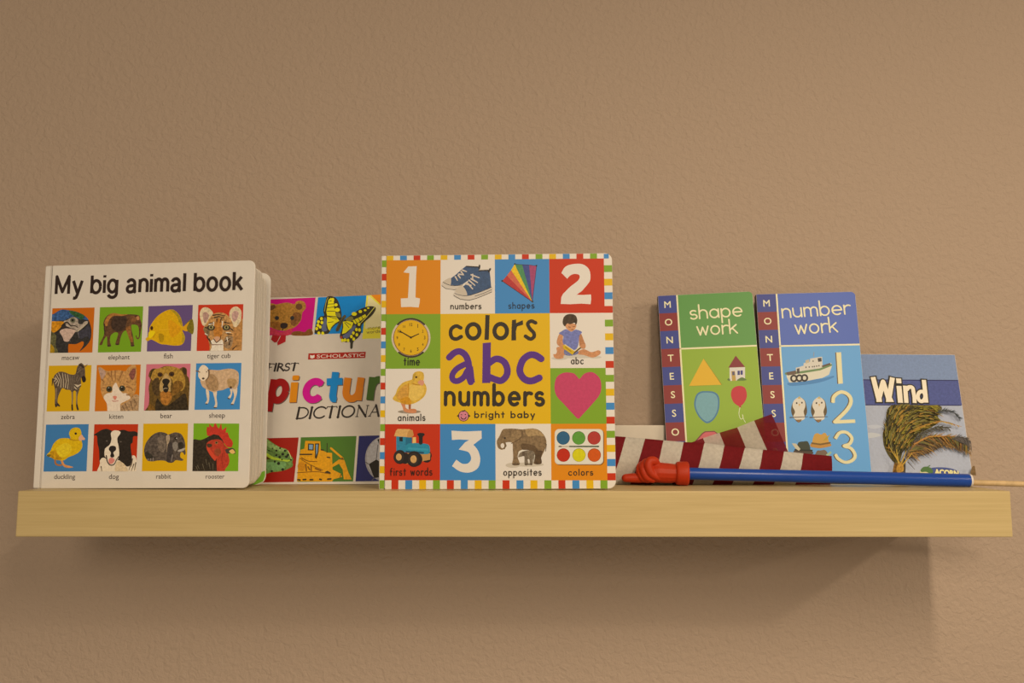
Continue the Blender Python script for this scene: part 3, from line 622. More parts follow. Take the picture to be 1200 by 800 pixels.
def shoes(p):
    d, wv, ln = (58, 78, 100), (205, 182, 152), (45, 42, 42)
    def shoe(dx, dy, full):
        q = lambda pts: [(x+dx, y+dy) for x, y in pts]
        p.blob(q([(205, 510), (215, 480), (250, 420), (300, 390), (380, 470), (500, 490), (640, 440), (735, 405), (735, 470), (640, 515), (510, 560), (420, 585), (310, 575), (235, 545)]), wv)
        p.poly(q([(330, 400), (370, 370), (430, 300), (490, 205), (540, 170), (560, 175), (700, 165), (715, 280), (725, 410), (640, 440), (520, 490), (440, 520), (385, 515)]), d, .12)
        p.blob(q([(235, 470), (265, 410), (310, 390), (350, 410), (385, 470), (390, 515), (330, 510)]), (196, 172, 140))
        p.line(q([(225, 490), (300, 515), (400, 522), (520, 490), (640, 445), (730, 405)]), 7, ln, None, True)
        p.lines([q([(500, 530), (620, 490), (730, 440)]), q([(210, 520), (300, 570), (420, 585), (520, 560), (735, 470)])], 6, ln)
        p.lines([q([(380, 360), (450, 380)]), q([(420, 310), (500, 380)]), q([(400, 350), (470, 430)]), q([(450, 290), (535, 340)]), q([(450, 235), (560, 275)]), q([(470, 230), (470, 290)])], 22, (205, 180, 150), 15)
        p.line(q([(555, 178), (700, 172)]), 16, (50, 40, 35)); p.line(q([(690, 190), (712, 155)]), 24, (40, 34, 34))
    p.blob([(40, 380), (60, 330), (120, 290), (170, 280), (250, 370), (330, 380), (300, 420), (250, 440), (150, 435), (70, 410)], wv)
    p.poly([(165, 285), (240, 230), (330, 150), (375, 115), (560, 125), (565, 160), (480, 220), (430, 300), (330, 365), (250, 385), (165, 375)], d, .12)
    p.blob([(65, 330), (120, 290), (170, 285), (165, 370), (120, 360)], (196, 172, 140))
    p.line([(60, 335), (120, 365), (200, 385), (330, 375)], 7, ln, None, True); p.line([(45, 385), (100, 425), (220, 442), (250, 425)], 6, ln)
    p.lines([[(230, 260), (260, 310)], [(270, 240), (300, 280)], [(280, 225), (340, 235)], [(310, 190), (345, 235)], [(330, 170), (385, 190)]], 22, (205, 180, 150), 14)
    p.line([(385, 118), (555, 128)], 16, (50, 40, 35)); p.line([(560, 150), (565, 105)], 22, (40, 34, 34))
    shoe(0, 0, True)
    p.hand('numbers', (163, 712), (592, 710), 62, 12, INK, gap=.62)
def kite(p):
    tip = (515, 605); e = [(100, 320), (165, 245), (222, 170), (272, 88), (375, 90), (472, 95), (575, 110)]
    for k, c in enumerate(((178, 48, 45), (200, 92, 62), (224, 176, 25), (72, 128, 75), (62, 70, 118), (160, 62, 92))):
        p.poly([e[k], e[k+1], tip], c, .1)
    p.lines([[e[0], tip]], 9, (80, 40, 45)); p.lines([[e[3], e[6]], [e[6], tip]], 7, (55, 50, 70))
    p.ell(100, 318, 12, 12, INK).ell(275, 85, 12, 10, INK).ell(572, 108, 11, 11, INK).ell(518, 602, 14, 14, (60, 60, 50))
    p.hand('shapes', (185, 705), (545, 700), 62, 12, (30, 45, 60), gap=.62)
def two(p):
    p.poly(catopen([(415, 158), (440, 120), (490, 103), (550, 105), (590, 140), (596, 200), (575, 235)], 4)+[(545, 270), (510, 295), (548, 296), (600, 293), (602, 320), (598, 354), (540, 350), (470, 354), (411, 352), (415, 310)]+catopen([(425, 290), (470, 245), (515, 210), (530, 185), (522, 168), (495, 165), (470, 175), (452, 195)], 4), WHT)
def clock(p):
    p.ell(372, 350, 270, 274, (200, 172, 135), .05, n=40)
    for a0, a1 in ((225, 315), (50, 130)):
        pts = [(372+258*math.cos(rad(a)), 350+262*math.sin(rad(a))) for a in np.linspace(a0, a1, 14)]
        p.line(pts, 24, (60, 45, 30))
    p.ell(372, 350, 242, 246, (120, 60, 10), n=40).ell(372, 348, 234, 240, (218, 162, 0), n=40)
    for n_ in range(1, 13):
        a = rad(30*n_-90); x, y = 372+188*math.cos(a), 345+182*math.sin(a); w = {1: 8, 11: 26}.get(n_, 22 if n_ < 10 else 40)
        p.text(str(n_), (x-w/2, y+24), (x+w/2, y+24), (70, 48, 10), .01, vs=1.15)
    p.line([(372, 345), (228, 262)], 16, (50, 32, 8), 12); p.line([(372, 345), (480, 295)], 16, (50, 32, 8), 10); p.ell(372, 345, 15, 15, (50, 32, 8))
    p.poly([(210, 265), (235, 250), (245, 285)], (45, 30, 10))
    p.hand('time', (270, 733), (495, 732), 78, 15, (32, 34, 18), gap=.62)
def reader(p):
    sk = (196, 128, 78); sh = (198, 180, 150)
    p.ell(400, 625, 270, 32, sh).ell(160, 655, 110, 24, sh).ell(650, 640, 90, 18, sh)
    p.blob([(120, 510), (170, 495), (240, 520), (250, 600), (215, 620), (215, 650), (150, 665), (95, 650), (75, 600), (110, 595), (125, 560)], sk, .12)
    p.blob([(420, 560), (500, 530), (600, 570), (690, 545), (725, 560), (725, 590), (690, 620), (610, 645), (500, 610), (420, 600)], sk, .12)
    p.blob([(230, 540), (320, 540), (420, 560), (400, 600), (300, 620), (230, 600)], (110, 108, 130), .2)
    p.blob([(160, 320), (205, 330), (205, 420), (215, 455), (250, 480), (225, 500), (160, 490), (125, 450), (130, 390)], sk, .1)
    p.blob([(430, 320), (460, 320), (500, 420), (520, 470), (510, 520), (470, 520), (440, 490), (430, 420)], (180, 115, 68), .1)
    p.blob([(155, 315), (180, 290), (250, 255), (320, 290), (380, 260), (440, 275), (470, 300), (435, 345), (425, 430), (410, 500), (370, 540), (260, 520), (205, 430), (215, 350)], (112, 112, 150), .15)
    p.blob([(240, 190), (310, 175), (390, 190), (375, 250), (330, 285), (285, 270), (250, 230)], (204, 136, 84), .06)
    p.blob([(205, 150), (220, 90), (260, 55), (320, 45), (380, 65), (405, 120), (400, 175), (380, 195), (370, 165), (310, 185), (270, 175), (248, 200), (235, 215), (212, 190)], (66, 48, 28), .25)
    p.lines([[(285, 222), (310, 228)], [(345, 222), (370, 218)], [(325, 260), (350, 258)]], 9, (110, 62, 35))
    p.poly([(205, 480), (235, 465), (372, 560), (340, 608), (215, 520)], (205, 160, 15)); p.poly([(372, 560), (345, 608), (352, 600), (480, 500), (500, 450), (480, 465)], (90, 62, 20))
    p.line([(235, 466), (370, 556), (490, 462)], 10, (225, 195, 140)); p.lines([[(240, 500), (320, 560)]], 12, (160, 110, 10))
    p.blob([(455, 470), (510, 455), (520, 500), (480, 525), (450, 500)], sk)
    p.hand('abc', (318, 738), (495, 738), 66, 13, INK, gap=.62)
def chick(p):
    p.ell(350, 615, 160, 26, (150, 128, 100), .1)
    p.blob([(230, 480), (290, 500), (300, 560), (360, 590), (440, 600), (440, 630), (360, 632), (280, 610), (255, 550)], (208, 128, 78), .08)
    p.line([(355, 500), (355, 580)], 36, (160, 90, 50), 30); p.blob([(340, 580), (420, 575), (450, 600), (380, 605)], (200, 120, 70))
    p.blob([(120, 430), (160, 370), (190, 290), (260, 215), (340, 185), (390, 165), (400, 100), (440, 65), (500, 58), (545, 85), (552, 150), (545, 200), (580, 260), (585, 330), (550, 410), (460, 480), (380, 510), (300, 515), (220, 490), (150, 465)], (214, 162, 52), .1)
    p.blob([(350, 260), (450, 230), (540, 270), (550, 350), (480, 440), (380, 460), (330, 380)], (224, 176, 74), .08)
    p.blob([(200, 330), (310, 240), (330, 380), (280, 460), (180, 430)], (204, 142, 50), .15)
    p.line([(335, 230), (340, 330), (330, 420)], 16, (192, 124, 22), 8, True); p.blob([(220, 450), (330, 410), (380, 500), (280, 510)], (200, 132, 20), .15)
    p.line([(400, 230), (470, 245), (540, 240)], 16, (184, 122, 20), 8, True)
    p.blob([(400, 110), (440, 70), (420, 180), (395, 170)], (190, 145, 40), .1)
    p.blob([(465, 215), (500, 180), (550, 190), (545, 240), (520, 255)], (212, 138, 100)); p.ell(445, 138, 13, 15, (60, 40, 15))
    p.hand('animals', (190, 745), (572, 742), 66, 13, INK, gap=.62)
def heart(p):
    p.blob([(520, 322), (490, 295), (430, 230), (385, 180), (372, 125), (385, 65), (430, 35), (490, 38), (515, 60), (530, 72), (560, 40), (610, 32), (655, 70), (665, 130), (650, 180), (600, 240), (545, 300)], (190, 58, 84), .04)
def train(p):
    w, tl, bk = (214, 156, 82), (42, 122, 138), (34, 26, 22)
    p.poly([(320, 400), (650, 405), (645, 500), (520, 525), (310, 560)], (178, 122, 58), .1); p.ell(600, 440, 58, 62, bk).ell(590, 490, 60, 50, bk)
    p.poly([(520, 425), (640, 410), (635, 500), (525, 520)], (186, 130, 66))
    p.poly([(168, 175), (385, 180), (380, 260), (300, 400), (170, 380)], tl, .08); p.poly([(300, 180), (385, 185), (385, 270), (300, 300)], (30, 98, 115))
    p.blob([(300, 330), (330, 280), (440, 270), (600, 285), (632, 340), (620, 415), (500, 420), (330, 395)], (36, 126, 138), .08)
    p.line([(340, 345), (600, 360)], 26, (52, 142, 150)); p.line([(310, 390), (540, 405)], 26, (25, 70, 85))
    p.poly([(140, 175), (165, 100), (190, 75), (350, 78), (395, 95), (410, 160), (385, 190), (320, 188)], w, .08); p.blob([(320, 185), (335, 110), (370, 85), (405, 130), (390, 185)], (192, 132, 64))
    p.poly([(212, 188), (258, 188), (258, 248), (215, 245)], bk); p.poly([(395, 190), (440, 188), (443, 268), (392, 272)], (222, 172, 92))
    p.blob([(460, 150), (480, 132), (540, 132), (562, 155), (535, 190), (530, 280), (485, 280), (482, 190)], bk)
    for cx, cy, r in ((220, 462, 88), (290, 480, 70), (415, 490, 100), (445, 495, 85)): p.ell(cx, cy, r, r*1.1, bk)
    for cx, cy, r in ((205, 462, 40), (408, 492, 44)): p.ell(cx, cy, r+32, (r+32)*1.15, (46, 36, 30)); p.ell(cx, cy, r, r*1.2, (204, 150, 82), .08)
    p.hand('first words', (80, 722), (668, 718), 72, 13, (58, 22, 10), gap=.62)
def three(p):
    p.poly([(475, 397), (560, 402), (663, 398), (664, 445), (612, 485)]+catopen([(612, 485), (640, 520), (655, 575), (640, 630), (590, 658), (530, 652), (478, 618)], 4)+[(505, 578)]+catopen([(510, 582), (545, 604), (580, 600), (598, 572), (585, 535), (555, 522)], 4)+[(520, 515), (560, 470), (585, 455), (520, 452), (478, 455)], WHT)
def elephants(p):
    e = (128, 98, 62); dk = (96, 70, 42); sh = (196, 174, 142)
    p.ell(270, 600, 100, 36, sh).ell(480, 590, 220, 30, sh)
    p.blob([(60, 340), (50, 270), (90, 190), (130, 110), (200, 95), (300, 95), (400, 105), (530, 92), (620, 110), (690, 170), (730, 250), (730, 330), (700, 410), (660, 500), (665, 575), (590, 585), (550, 560), (580, 470), (570, 410), (480, 390), (400, 385), (345, 440), (340, 500), (365, 590), (265, 595), (275, 500), (270, 380), (265, 300), (230, 280), (170, 290), (175, 340), (130, 385), (80, 370)], e, .2)
    p.ell(128, 330, 26, 34, WHT); p.lines([[(160, 290), (175, 330), (150, 370)]], 20, (110, 84, 52))
    p.blob([(240, 200), (300, 120), (370, 130), (395, 190), (350, 250), (270, 280), (235, 250)], (140, 108, 68), .2); p.line([(400, 130), (390, 210), (300, 275), (250, 300)], 14, dk, 8, True)
    p.blob([(440, 110), (540, 95), (640, 125), (700, 200), (600, 190), (480, 200)], (162, 126, 78), .15)
    p.blob([(400, 300), (560, 330), (620, 400), (580, 430), (480, 390), (400, 380)], dk, .2); p.blob([(580, 410), (680, 400), (660, 480), (665, 575), (570, 580), (570, 500)], (84, 60, 36), .25)
    p.line([(715, 300), (735, 310), (722, 405)], 8, (90, 68, 42)); p.ell(160, 225, 14, 14, (60, 44, 28))
    g = (118, 98, 72)
    p.blob([(345, 440), (365, 400), (420, 390), (440, 420), (400, 470), (375, 500)], (218, 198, 165))
    p.blob([(345, 485), (370, 430), (420, 405), (480, 395), (550, 405), (580, 460), (575, 510), (560, 560), (550, 500), (540, 590), (510, 590), (500, 520), (475, 520), (480, 590), (435, 592), (430, 480), (390, 480)], g, .25)
    p.blob([(400, 420), (430, 410), (440, 460), (410, 470)], (92, 72, 52)); p.lines([[(570, 460), (560, 560)]], 8, (200, 182, 150), 5)
    p.lines([[(270, 585), (358, 585)], [(440, 586), (530, 586)]], 14, (84, 64, 42))
    p.hand('opposites', (140, 745), (668, 742), 66, 13, INK, gap=.62)
def paints(p):
    p.blob(rr(68, 92, 640, 510, 50), (140, 82, 10), n=1); p.blob(rr(60, 85, 630, 500, 50), (206, 188, 158), n=1); p.blob(rr(66, 88, 622, 488, 46), (218, 200, 168), n=1)
    for x, y, c in ((160, 190, (40, 88, 108)), (342, 190, (90, 140, 45)), (522, 190, (172, 50, 38)), (163, 390, (184, 36, 8)), (345, 390, (206, 186, 8)), (524, 390, (200, 78, 8))):
        p.ell(x, y, 78, 79, tuple(int(v*.72) for v in c), n=24).ell(x, y+2, 74, 75, c, .04, n=24)
    p.line([(112, 289), (148, 289)], 14, (62, 44, 30), 8); p.line([(148, 289), (235, 289)], 9, (180, 150, 115)); p.line([(235, 289), (575, 289)], 13, (48, 66, 36), 15)
    p.hand('colors', (220, 632), (512, 630), 52, 10, INK, gap=.62)
def rr(x0, y0, x1, y1, r): return [(x, -z) for x, z in rrect(x1-x0, y1-y0, r, r, 6, x0, -y1)]
s68 = 800/68
tile(0, 0, ORA, one, (440, 290), 5.3333, 'orange square with a white 1')
tile(1, 0, WHT, shoes, (514, 302), s68, 'white square with blue sneakers')
tile(2, 0, BLU, kite, (580, 302), s68, 'blue square with a rainbow kite')
tile(3, 0, RED, two, (580, 290), 5.3333, 'red square with a white 2')
tile(0, 1, GRN, clock, (450, 366), s68, 'green square with a yellow clock')
tile(3, 1, WHT, reader, (642, 364), s68, 'white square with a child reading')
tile(0, 2, WHT, chick, (450, 430), s68, 'white square with a duckling')
tile(3, 2, GRN, heart, (580, 430), 5.3333, 'green square with a pink heart')
tile(0, 3, RED, train, (450, 496), s68, 'red square with a toy train')
tile(1, 3, BLU, three, (440, 430), 5.3333, 'blue square with a white 3')
tile(2, 3, WHT, elephants, (578, 494), s68, 'white square with two elephants')
tile(3, 3, ORA, paints, (644, 494), 10, 'orange square with a paint box')
tile(1, 1, YEL, lambda p: None, (0, 0), 1, 'yellow centre panel', 2, 2, 'title_panel')
z9 = 1200/130
t = Print(B, level=2); t.frame(514, 364, z9)
t.line(catopen([(240, 185), (190, 165), (140, 195), (130, 250), (150, 295), (195, 305), (245, 280)]), 40, INK)
for cx, cy in ((375, 222), (672, 220)):
    t.line([(cx+68*math.cos(k*PI/12), cy+78*math.sin(k*PI/12)) for k in range(25)], 44, INK)
t.poly([(508, 45), (552, 48), (548, 180), (543, 314), (497, 314), (503, 180)], INK)
t.poly([(795, 102), (838, 95), (838, 135), (910, 103), (914, 150), (850, 170), (836, 220), (838, 320), (788, 320), (790, 200)], INK)
t.line(catopen([(1050, 130), (1000, 112), (965, 140), (985, 190), (1030, 240), (1030, 285), (990, 305), (940, 275)]), 38, INK)
t.done('title_lettering', coverB, 'black hand-cut word colors')
t = Print(B, level=2); t.frame(514, 364, z9)
t.line(catopen([(115, 505), (170, 455), (230, 440), (290, 480), (322, 560), (335, 680), (348, 770)]), 70, PUR)
t.poly([(280, 640), (372, 600), (392, 770), (390, 775), (320, 785), (300, 740)], PUR)
t.line(catopen([(290, 575), (200, 625), (150, 690), (155, 745), (205, 760), (270, 720), (310, 650)]), 62, PUR)
t.poly([(478, 350), (566, 342), (562, 530), (560, 780), (472, 782), (476, 560)], PUR)
t.line(catopen([(540, 570), (620, 520), (700, 545), (742, 620), (735, 700), (680, 755), (620, 745), (545, 715)]), 70, PUR)
t.line(catopen([(1110, 520), (1050, 482), (985, 478), (915, 530), (880, 620), (890, 690), (940, 745), (1010, 758), (1090, 725)]), 72, PUR)
t.done('title_lettering', coverB, 'large purple letters abc')
t = Print(B, level=2); t.frame(514, 430, z9)
t.hand('numbers', (55, 425), (1150, 428), 168, 39, INK, gap=.6)
t.done('title_lettering', coverB, 'black hand-cut word numbers')
t = Print(B, level=2); t.frame(514, 430, z9)
t.ell(270, 528, 58, 60, INK).ell(270, 528, 51, 53, (208, 118, 122)).poly([(222, 508), (196, 528), (222, 548)], INK).poly([(318, 508), (346, 528), (318, 548)], INK)
t.line([(262, 478), (285, 468)], 12, INK); t.line([(243, 540), (255, 560), (285, 560), (298, 540)], 9, INK, None, True); t.ell(248, 515, 6, 6, INK).ell(290, 513, 6, 6, INK)
t.done('logo_print', coverB, 'round pink baby face')
t = Print(B, level=2); t.frame(514, 430, z9)
t.hand('bright baby', (385, 552), (1042, 552), 52, 13, INK, gap=.6)
t.done('publisher_lettering', coverB, 'small black hand lettering under the title')

# ------------------------------------------------------------------ picture dictionary
WD = (188, 164, 130)
Dk = Book('picture_dictionary', 'white picture dictionary with colourful tiles leaning between the two large board books', -.3245, -.0761, -3.44, 7.98, -.22, .206, .2445, WD)
bm = bmesh.new(); plate(bm, rrect(Dk.W, Dk.H, .0008, .0008), 0, .0018, bev=.0003)
coverD = bm_obj('front_cover', bm, paper_m, Dk.root)
bm = bmesh.new(); plate(bm, rrect(Dk.W-.004, Dk.H-.005, .0006, .0006, x0=.001, z0=.0025), .0018, .0088); bm_obj('page_block', bm, page_m, Dk.root)
bm = bmesh.new(); plate(bm, rrect(Dk.W, Dk.H, .0008, .0008), .0088, .0106, bev=.0003); bm_obj('back_cover', bm, paper_m, Dk.root)
def dpanel(quad, c, art, label):
    p = Print(Dk); p.poly(quad, c); art(p); return p.done('picture_panel', coverD, label)
def teddy(p):
    p.frame(308, 340, 800/70)
    br = (150, 98, 32)
    p.blob([(400, 560), (480, 545), (560, 560), (600, 525), (650, 520), (655, 600), (400, 605)], (112, 62, 20), .2)
    p.blob([(75, 200), (120, 175), (180, 190), (250, 175), (330, 165), (420, 185), (450, 150), (510, 138), (565, 170), (575, 240), (530, 300), (515, 390), (470, 460), (400, 510), (280, 545), (170, 520), (80, 480), (30, 380), (40, 270)], br, .22)
    p.blob([(85, 220), (150, 195), (170, 230), (110, 270)], (92, 54, 25)); p.ell(485, 220, 46, 42, (92, 54, 25))
    p.blob([(420, 300), (510, 320), (500, 400), (420, 480), (370, 430)], (112, 66, 26), .25); p.blob([(100, 430), (230, 430), (240, 540), (130, 500)], (128, 76, 24), .2)
    p.blob([(240, 450), (285, 435), (330, 450), (330, 490), (290, 515), (240, 500)], (44, 30, 22)); p.line([(275, 510), (260, 535)], 14, (55, 35, 22))
    p.ell(190, 372, 28, 28, (42, 38, 32)).ell(395, 372, 28, 28, (42, 38, 32))
    p.blob([(80, 570), (130, 510), (200, 545), (260, 560), (330, 530), (400, 510), (380, 580), (310, 610), (170, 605)], (172, 45, 55), .12)
    p.poly([(130, 600), (235, 610), (190, 695), (155, 700), (110, 660)], (150, 28, 24)); p.poly([(250, 600), (310, 600), (305, 690), (200, 740), (195, 700)], (158, 26, 24))
dpanel([(300, 351.5), (369.9, 348.4), (365.4, 391.7), (300, 393.2)], (176, 0, 84), teddy, 'pink tile with a teddy bear')
def nothing(p): pass
dpanel([(372.8, 348.3), (429.8, 346), (425.5, 389.9), (368.4, 391.6)], (0, 104, 152), nothing, 'blue tile behind the butterfly')
def card(p):
    p.frame(364, 340, 800/82)
    p.poly([(640, 60), (800, 130), (800, 540), (590, 558)], (205, 190, 40)); p.poly([(660, 58), (800, 180), (800, 420), (620, 440)], (212, 198, 110)); p.poly([(690, 55), (810, 48), (830, 190), (800, 160)], (206, 110, 10))
    p.hand('more', (655, 455), (800, 440), 28, 7, (140, 118, 40)); p.hand('words', (640, 500), (800, 485), 28, 7, (140, 118, 40))
dpanel([(429.8, 346), (489, 343.6), (486, 396), (424.6, 396.8)], (200, 188, 60), card, 'yellow card tile')
p = Print(Dk, level=8); p.frame(364, 340, 800/82)
bk, yl, gr, bl = (48, 40, 24), (214, 190, 10), (112, 98, 42), (82, 82, 92)
p.blob([(190, 75), (245, 70), (300, 100), (335, 180), (355, 280), (340, 360), (290, 390), (240, 440), (215, 480), (185, 500), (110, 500), (60, 495), (45, 470), (75, 350), (110, 300), (155, 290), (145, 230), (170, 130)], bk)
p.poly([(205, 110), (235, 85), (265, 120), (270, 200), (285, 260), (300, 300), (190, 290), (180, 250)], yl); p.poly([(190, 300), (300, 310), (330, 350), (280, 380), (240, 420), (220, 465), (200, 440), (185, 380)], yl)
p.lines([[(195, 200), (275, 190)], [(190, 240), (275, 240)], [(195, 160), (265, 155)], [(200, 300), (300, 330)], [(200, 370), (260, 360)], [(215, 125), (250, 120)]], 7, bk)
p.ell(290, 168, 20, 18, yl).ell(305, 225, 30, 24, yl).ell(255, 110, 16, 22, yl)
p.blob([(285, 265), (330, 260), (345, 310), (300, 300)], gr); p.blob([(160, 310), (185, 340), (180, 420), (190, 460), (140, 470), (125, 430), (145, 370)], bl)
for x, y in ((125, 325), (90, 360), (130, 370), (85, 400), (110, 420), (70, 440), (95, 490), (140, 492)): p.ell(x, y, 17, 19, yl, n=10)
p.line([(160, 240), (180, 130), (200, 85)], 8, (150, 132, 50), None, True)
p.blob([(390, 340), (470, 280), (560, 220), (660, 185), (730, 190), (745, 220), (700, 290), (620, 360), (580, 410), (580, 480), (545, 540), (490, 590), (480, 660), (455, 665), (450, 590), (400, 595), (350, 560), (335, 520), (360, 440), (365, 380)], bk)
p.poly([(370, 360), (430, 350), (490, 370), (470, 430), (400, 490), (360, 500), (375, 420)], yl); p.lines([[(390, 370), (440, 430)], [(400, 360), (460, 400)]], 6, bk)
p.poly([(480, 345), (560, 310), (625, 275), (640, 300), (560, 360), (510, 390)], yl); p.lines([[(500, 330), (530, 375)], [(540, 310), (565, 355)], [(580, 290), (600, 330)]], 7, bk)
p.ell(500, 272, 30, 22, yl).ell(570, 245, 20, 18, yl).ell(625, 230, 16, 12, yl).ell(660, 205, 14, 10, yl)
p.blob([(400, 330), (460, 300), (490, 320), (470, 355), (420, 350)], gr); p.blob([(370, 520), (430, 480), (500, 400), (520, 420), (480, 480), (440, 540), (390, 550)], bl)
for x, y in ((555, 390), (525, 450), (560, 455), (490, 490), (530, 510), (468, 530), (495, 560), (430, 575), (395, 570), (365, 575)): p.ell(x, y, 16, 20, yl, n=10)
p.line([(730, 200), (640, 310), (560, 390)], 9, (198, 176, 60), 6); p.ell(352, 540, 14, 16, (150, 50, 25))
p.line([(390, 300), (350, 360), (310, 450)], 34, (78, 66, 34), 42); p.line([(375, 330), (300, 465)], 14, (60, 48, 24))
p.done('butterfly_print', coverD, 'yellow and black butterfly')
p = Print(Dk, level=2)
p.k = 2
p.poly([(361.5, 414), (428.8, 412), (428, 419.3), (361, 421.2)], (150, 28, 14)); p.poly([(363.5, 415.8), (366, 416.6), (368.6, 415.6), (368.6, 418.8), (366, 420), (363.5, 419.2)], (206, 184, 150))
p.frame(300, 330, 800/130)
p.text('SCHOLASTIC', (438, 551), (780, 541), (202, 172, 135), .006, vs=.62)
p.done('publisher_bar', coverD, 'red bar with white capitals')
p = Print(Dk, level=2)
p.frame(308, 420, 1200/140)
p.serif('FIRST', (40, 126), (345, 118), 72, 16, (46, 36, 28), gap=.08)
p.done('title_lettering', coverD, 'small black serif word FIRST')
p = Print(Dk, level=2); p.frame(308, 420, 1200/140)
p.serif('DICTIONARY', (330, 605), (1400, 570), 108, 17, (42, 32, 24), gap=.1)
p.done('title_lettering', coverD, 'black serif word DICTIONARY')
p = Print(Dk, level=4); p.frame(308, 420, 1200/140)
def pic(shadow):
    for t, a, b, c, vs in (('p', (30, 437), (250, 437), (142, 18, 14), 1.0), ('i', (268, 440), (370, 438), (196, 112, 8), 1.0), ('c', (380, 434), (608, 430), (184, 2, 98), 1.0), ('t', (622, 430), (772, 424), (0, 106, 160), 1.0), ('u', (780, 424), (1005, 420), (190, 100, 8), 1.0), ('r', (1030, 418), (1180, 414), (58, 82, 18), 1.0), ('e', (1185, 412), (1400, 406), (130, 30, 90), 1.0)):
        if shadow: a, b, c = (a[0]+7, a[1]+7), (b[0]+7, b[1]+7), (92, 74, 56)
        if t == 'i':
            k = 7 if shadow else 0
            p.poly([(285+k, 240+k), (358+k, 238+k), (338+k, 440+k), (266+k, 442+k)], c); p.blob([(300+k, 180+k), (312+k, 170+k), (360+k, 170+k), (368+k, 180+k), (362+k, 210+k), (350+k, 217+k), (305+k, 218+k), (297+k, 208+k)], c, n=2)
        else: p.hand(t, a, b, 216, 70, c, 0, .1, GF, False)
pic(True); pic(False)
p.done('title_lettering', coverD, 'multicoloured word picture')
def frog(p):
    p.frame(306, 500, 800/70)
    p.blob([(0, 130), (70, 150), (150, 210), (250, 270), (340, 300), (390, 370), (430, 430), (420, 460), (425, 520), (380, 555), (280, 590), (150, 605), (0, 600)], (92, 112, 46), .25)
    p.blob([(60, 160), (140, 215), (250, 275), (330, 300), (300, 330), (180, 300), (80, 260)], (128, 142, 70), .2)
    p.blob([(60, 340), (140, 390), (230, 420), (330, 440), (400, 440), (360, 465), (250, 450), (150, 435), (60, 400)], (150, 158, 36), .12); p.line([(70, 300), (180, 350), (300, 400)], 12, (70, 82, 34), 6, True)
    p.poly([(60, 385), (130, 430), (60, 440)], (66, 42, 14)); p.blob([(60, 480), (200, 470), (330, 480), (300, 560), (100, 580)], (104, 132, 66), .15)
    for x, y, r in ((205, 318, 15), (255, 285, 13), (320, 320, 17), (290, 365, 21), (340, 400, 20), (250, 405, 18), (205, 380, 16), (185, 465, 16), (235, 490, 22), (290, 570, 20), (145, 592, 15), (360, 375, 16), (105, 318, 10), (400, 440, 14), (280, 440, 10), (155, 290, 9)): p.ell(x, y, r, r*.95, (34, 34, 18), n=10)
    p.line([(360, 320), (390, 380), (405, 430)], 8, (190, 180, 100), None, True)
dpanel([(298, 513.6), (350, 512.4), (344.4, 564.6), (298, 565.2)], (140, 22, 8), frog, 'dark red tile with a spotted green frog')
def digger(p):
    p.frame(346, 500, 8)
    o, dk, d2 = (198, 126, 10), (112, 66, 10), (50, 40, 18)
    p.poly([(340, 380), (400, 310), (440, 320), (455, 440), (500, 485), (380, 485), (340, 440)], (60, 90, 22))
    p.poly([(350, 350), (410, 305), (460, 310), (500, 430), (528, 492), (455, 492), (445, 400), (410, 345), (345, 380)], o, .08)
    p.line([(335, 200), (445, 295)], 18, o); p.ell(440, 298, 12, 12, dk)
    p.poly([(15, 510), (30, 320), (45, 250), (50, 215), (85, 205), (95, 130), (235, 135), (240, 215), (300, 240), (345, 245), (350, 400), (430, 440), (440, 470), (360, 490), (345, 512)], o, .1)
    p.poly([(120, 155), (175, 158), (172, 222), (118, 220)], d2); p.poly([(130, 165), (166, 167), (163, 213), (130, 210)], (112, 130, 132)); p.poly([(185, 155), (225, 155), (218, 240), (200, 300), (185, 290)], d2); p.poly([(195, 165), (213, 165), (208, 240), (197, 270)], (112, 130, 132))
    p.line([(45, 258), (155, 258)], 12, d2); p.line([(60, 290), (120, 320), (205, 325)], 10, dk, 6, True); p.line([(45, 295), (140, 355), (260, 405)], 7, dk, 5, True)
    p.ell(60, 370, 38, 42, (178, 108, 10), .1); p.lines([[(100, 350), (105, 410)], [(150, 360), (150, 410)], [(120, 375), (135, 400)], [(190, 390), (240, 410)]], 12, dk); p.blob([(275, 435), (300, 412), (335, 435)], d2)
    p.line([(20, 430), (200, 418), (330, 440)], 6, dk); p.lines([[(25, 495), (45, 498)], [(75, 495), (100, 492)], [(140, 495), (165, 495)], [(230, 490), (245, 495)], [(305, 490), (335, 488)]], 14, d2)
    p.line([(298, 240), (300, 155)], 7, d2); p.line([(245, 215), (265, 218)], 12, d2); p.line([(300, 285), (325, 287)], 10, d2); p.line([(430, 445), (420, 475)], 8, dk)
dpanel([(352.6, 512.3), (417.8, 510.7), (413.8, 563.9), (348.6, 564.5)], (68, 96, 26), digger, 'green tile with a yellow bulldozer')
def football(p):
    p.frame(346, 500, 8)
    p.ell(850, 300, 195, 215, (148, 132, 116), .12, n=36); p.ell(850, 290, 180, 200, (166, 150, 130), .08, n=36)
    p.poly([(690, 350), (760, 305), (820, 345), (810, 470), (740, 480)], (28, 20, 12)); p.poly([(770, 120), (830, 90), (850, 150), (790, 170)], (28, 20, 12)); p.lines([[(690, 350), (660, 330)], [(760, 305), (775, 170)], [(740, 480), (720, 500)]], 7, (90, 80, 70))
dpanel([(420.6, 510.6), (488.6, 508.8), (485.8, 563.2), (416.6, 563.9)], (30, 30, 70), football, 'navy tile with a football')

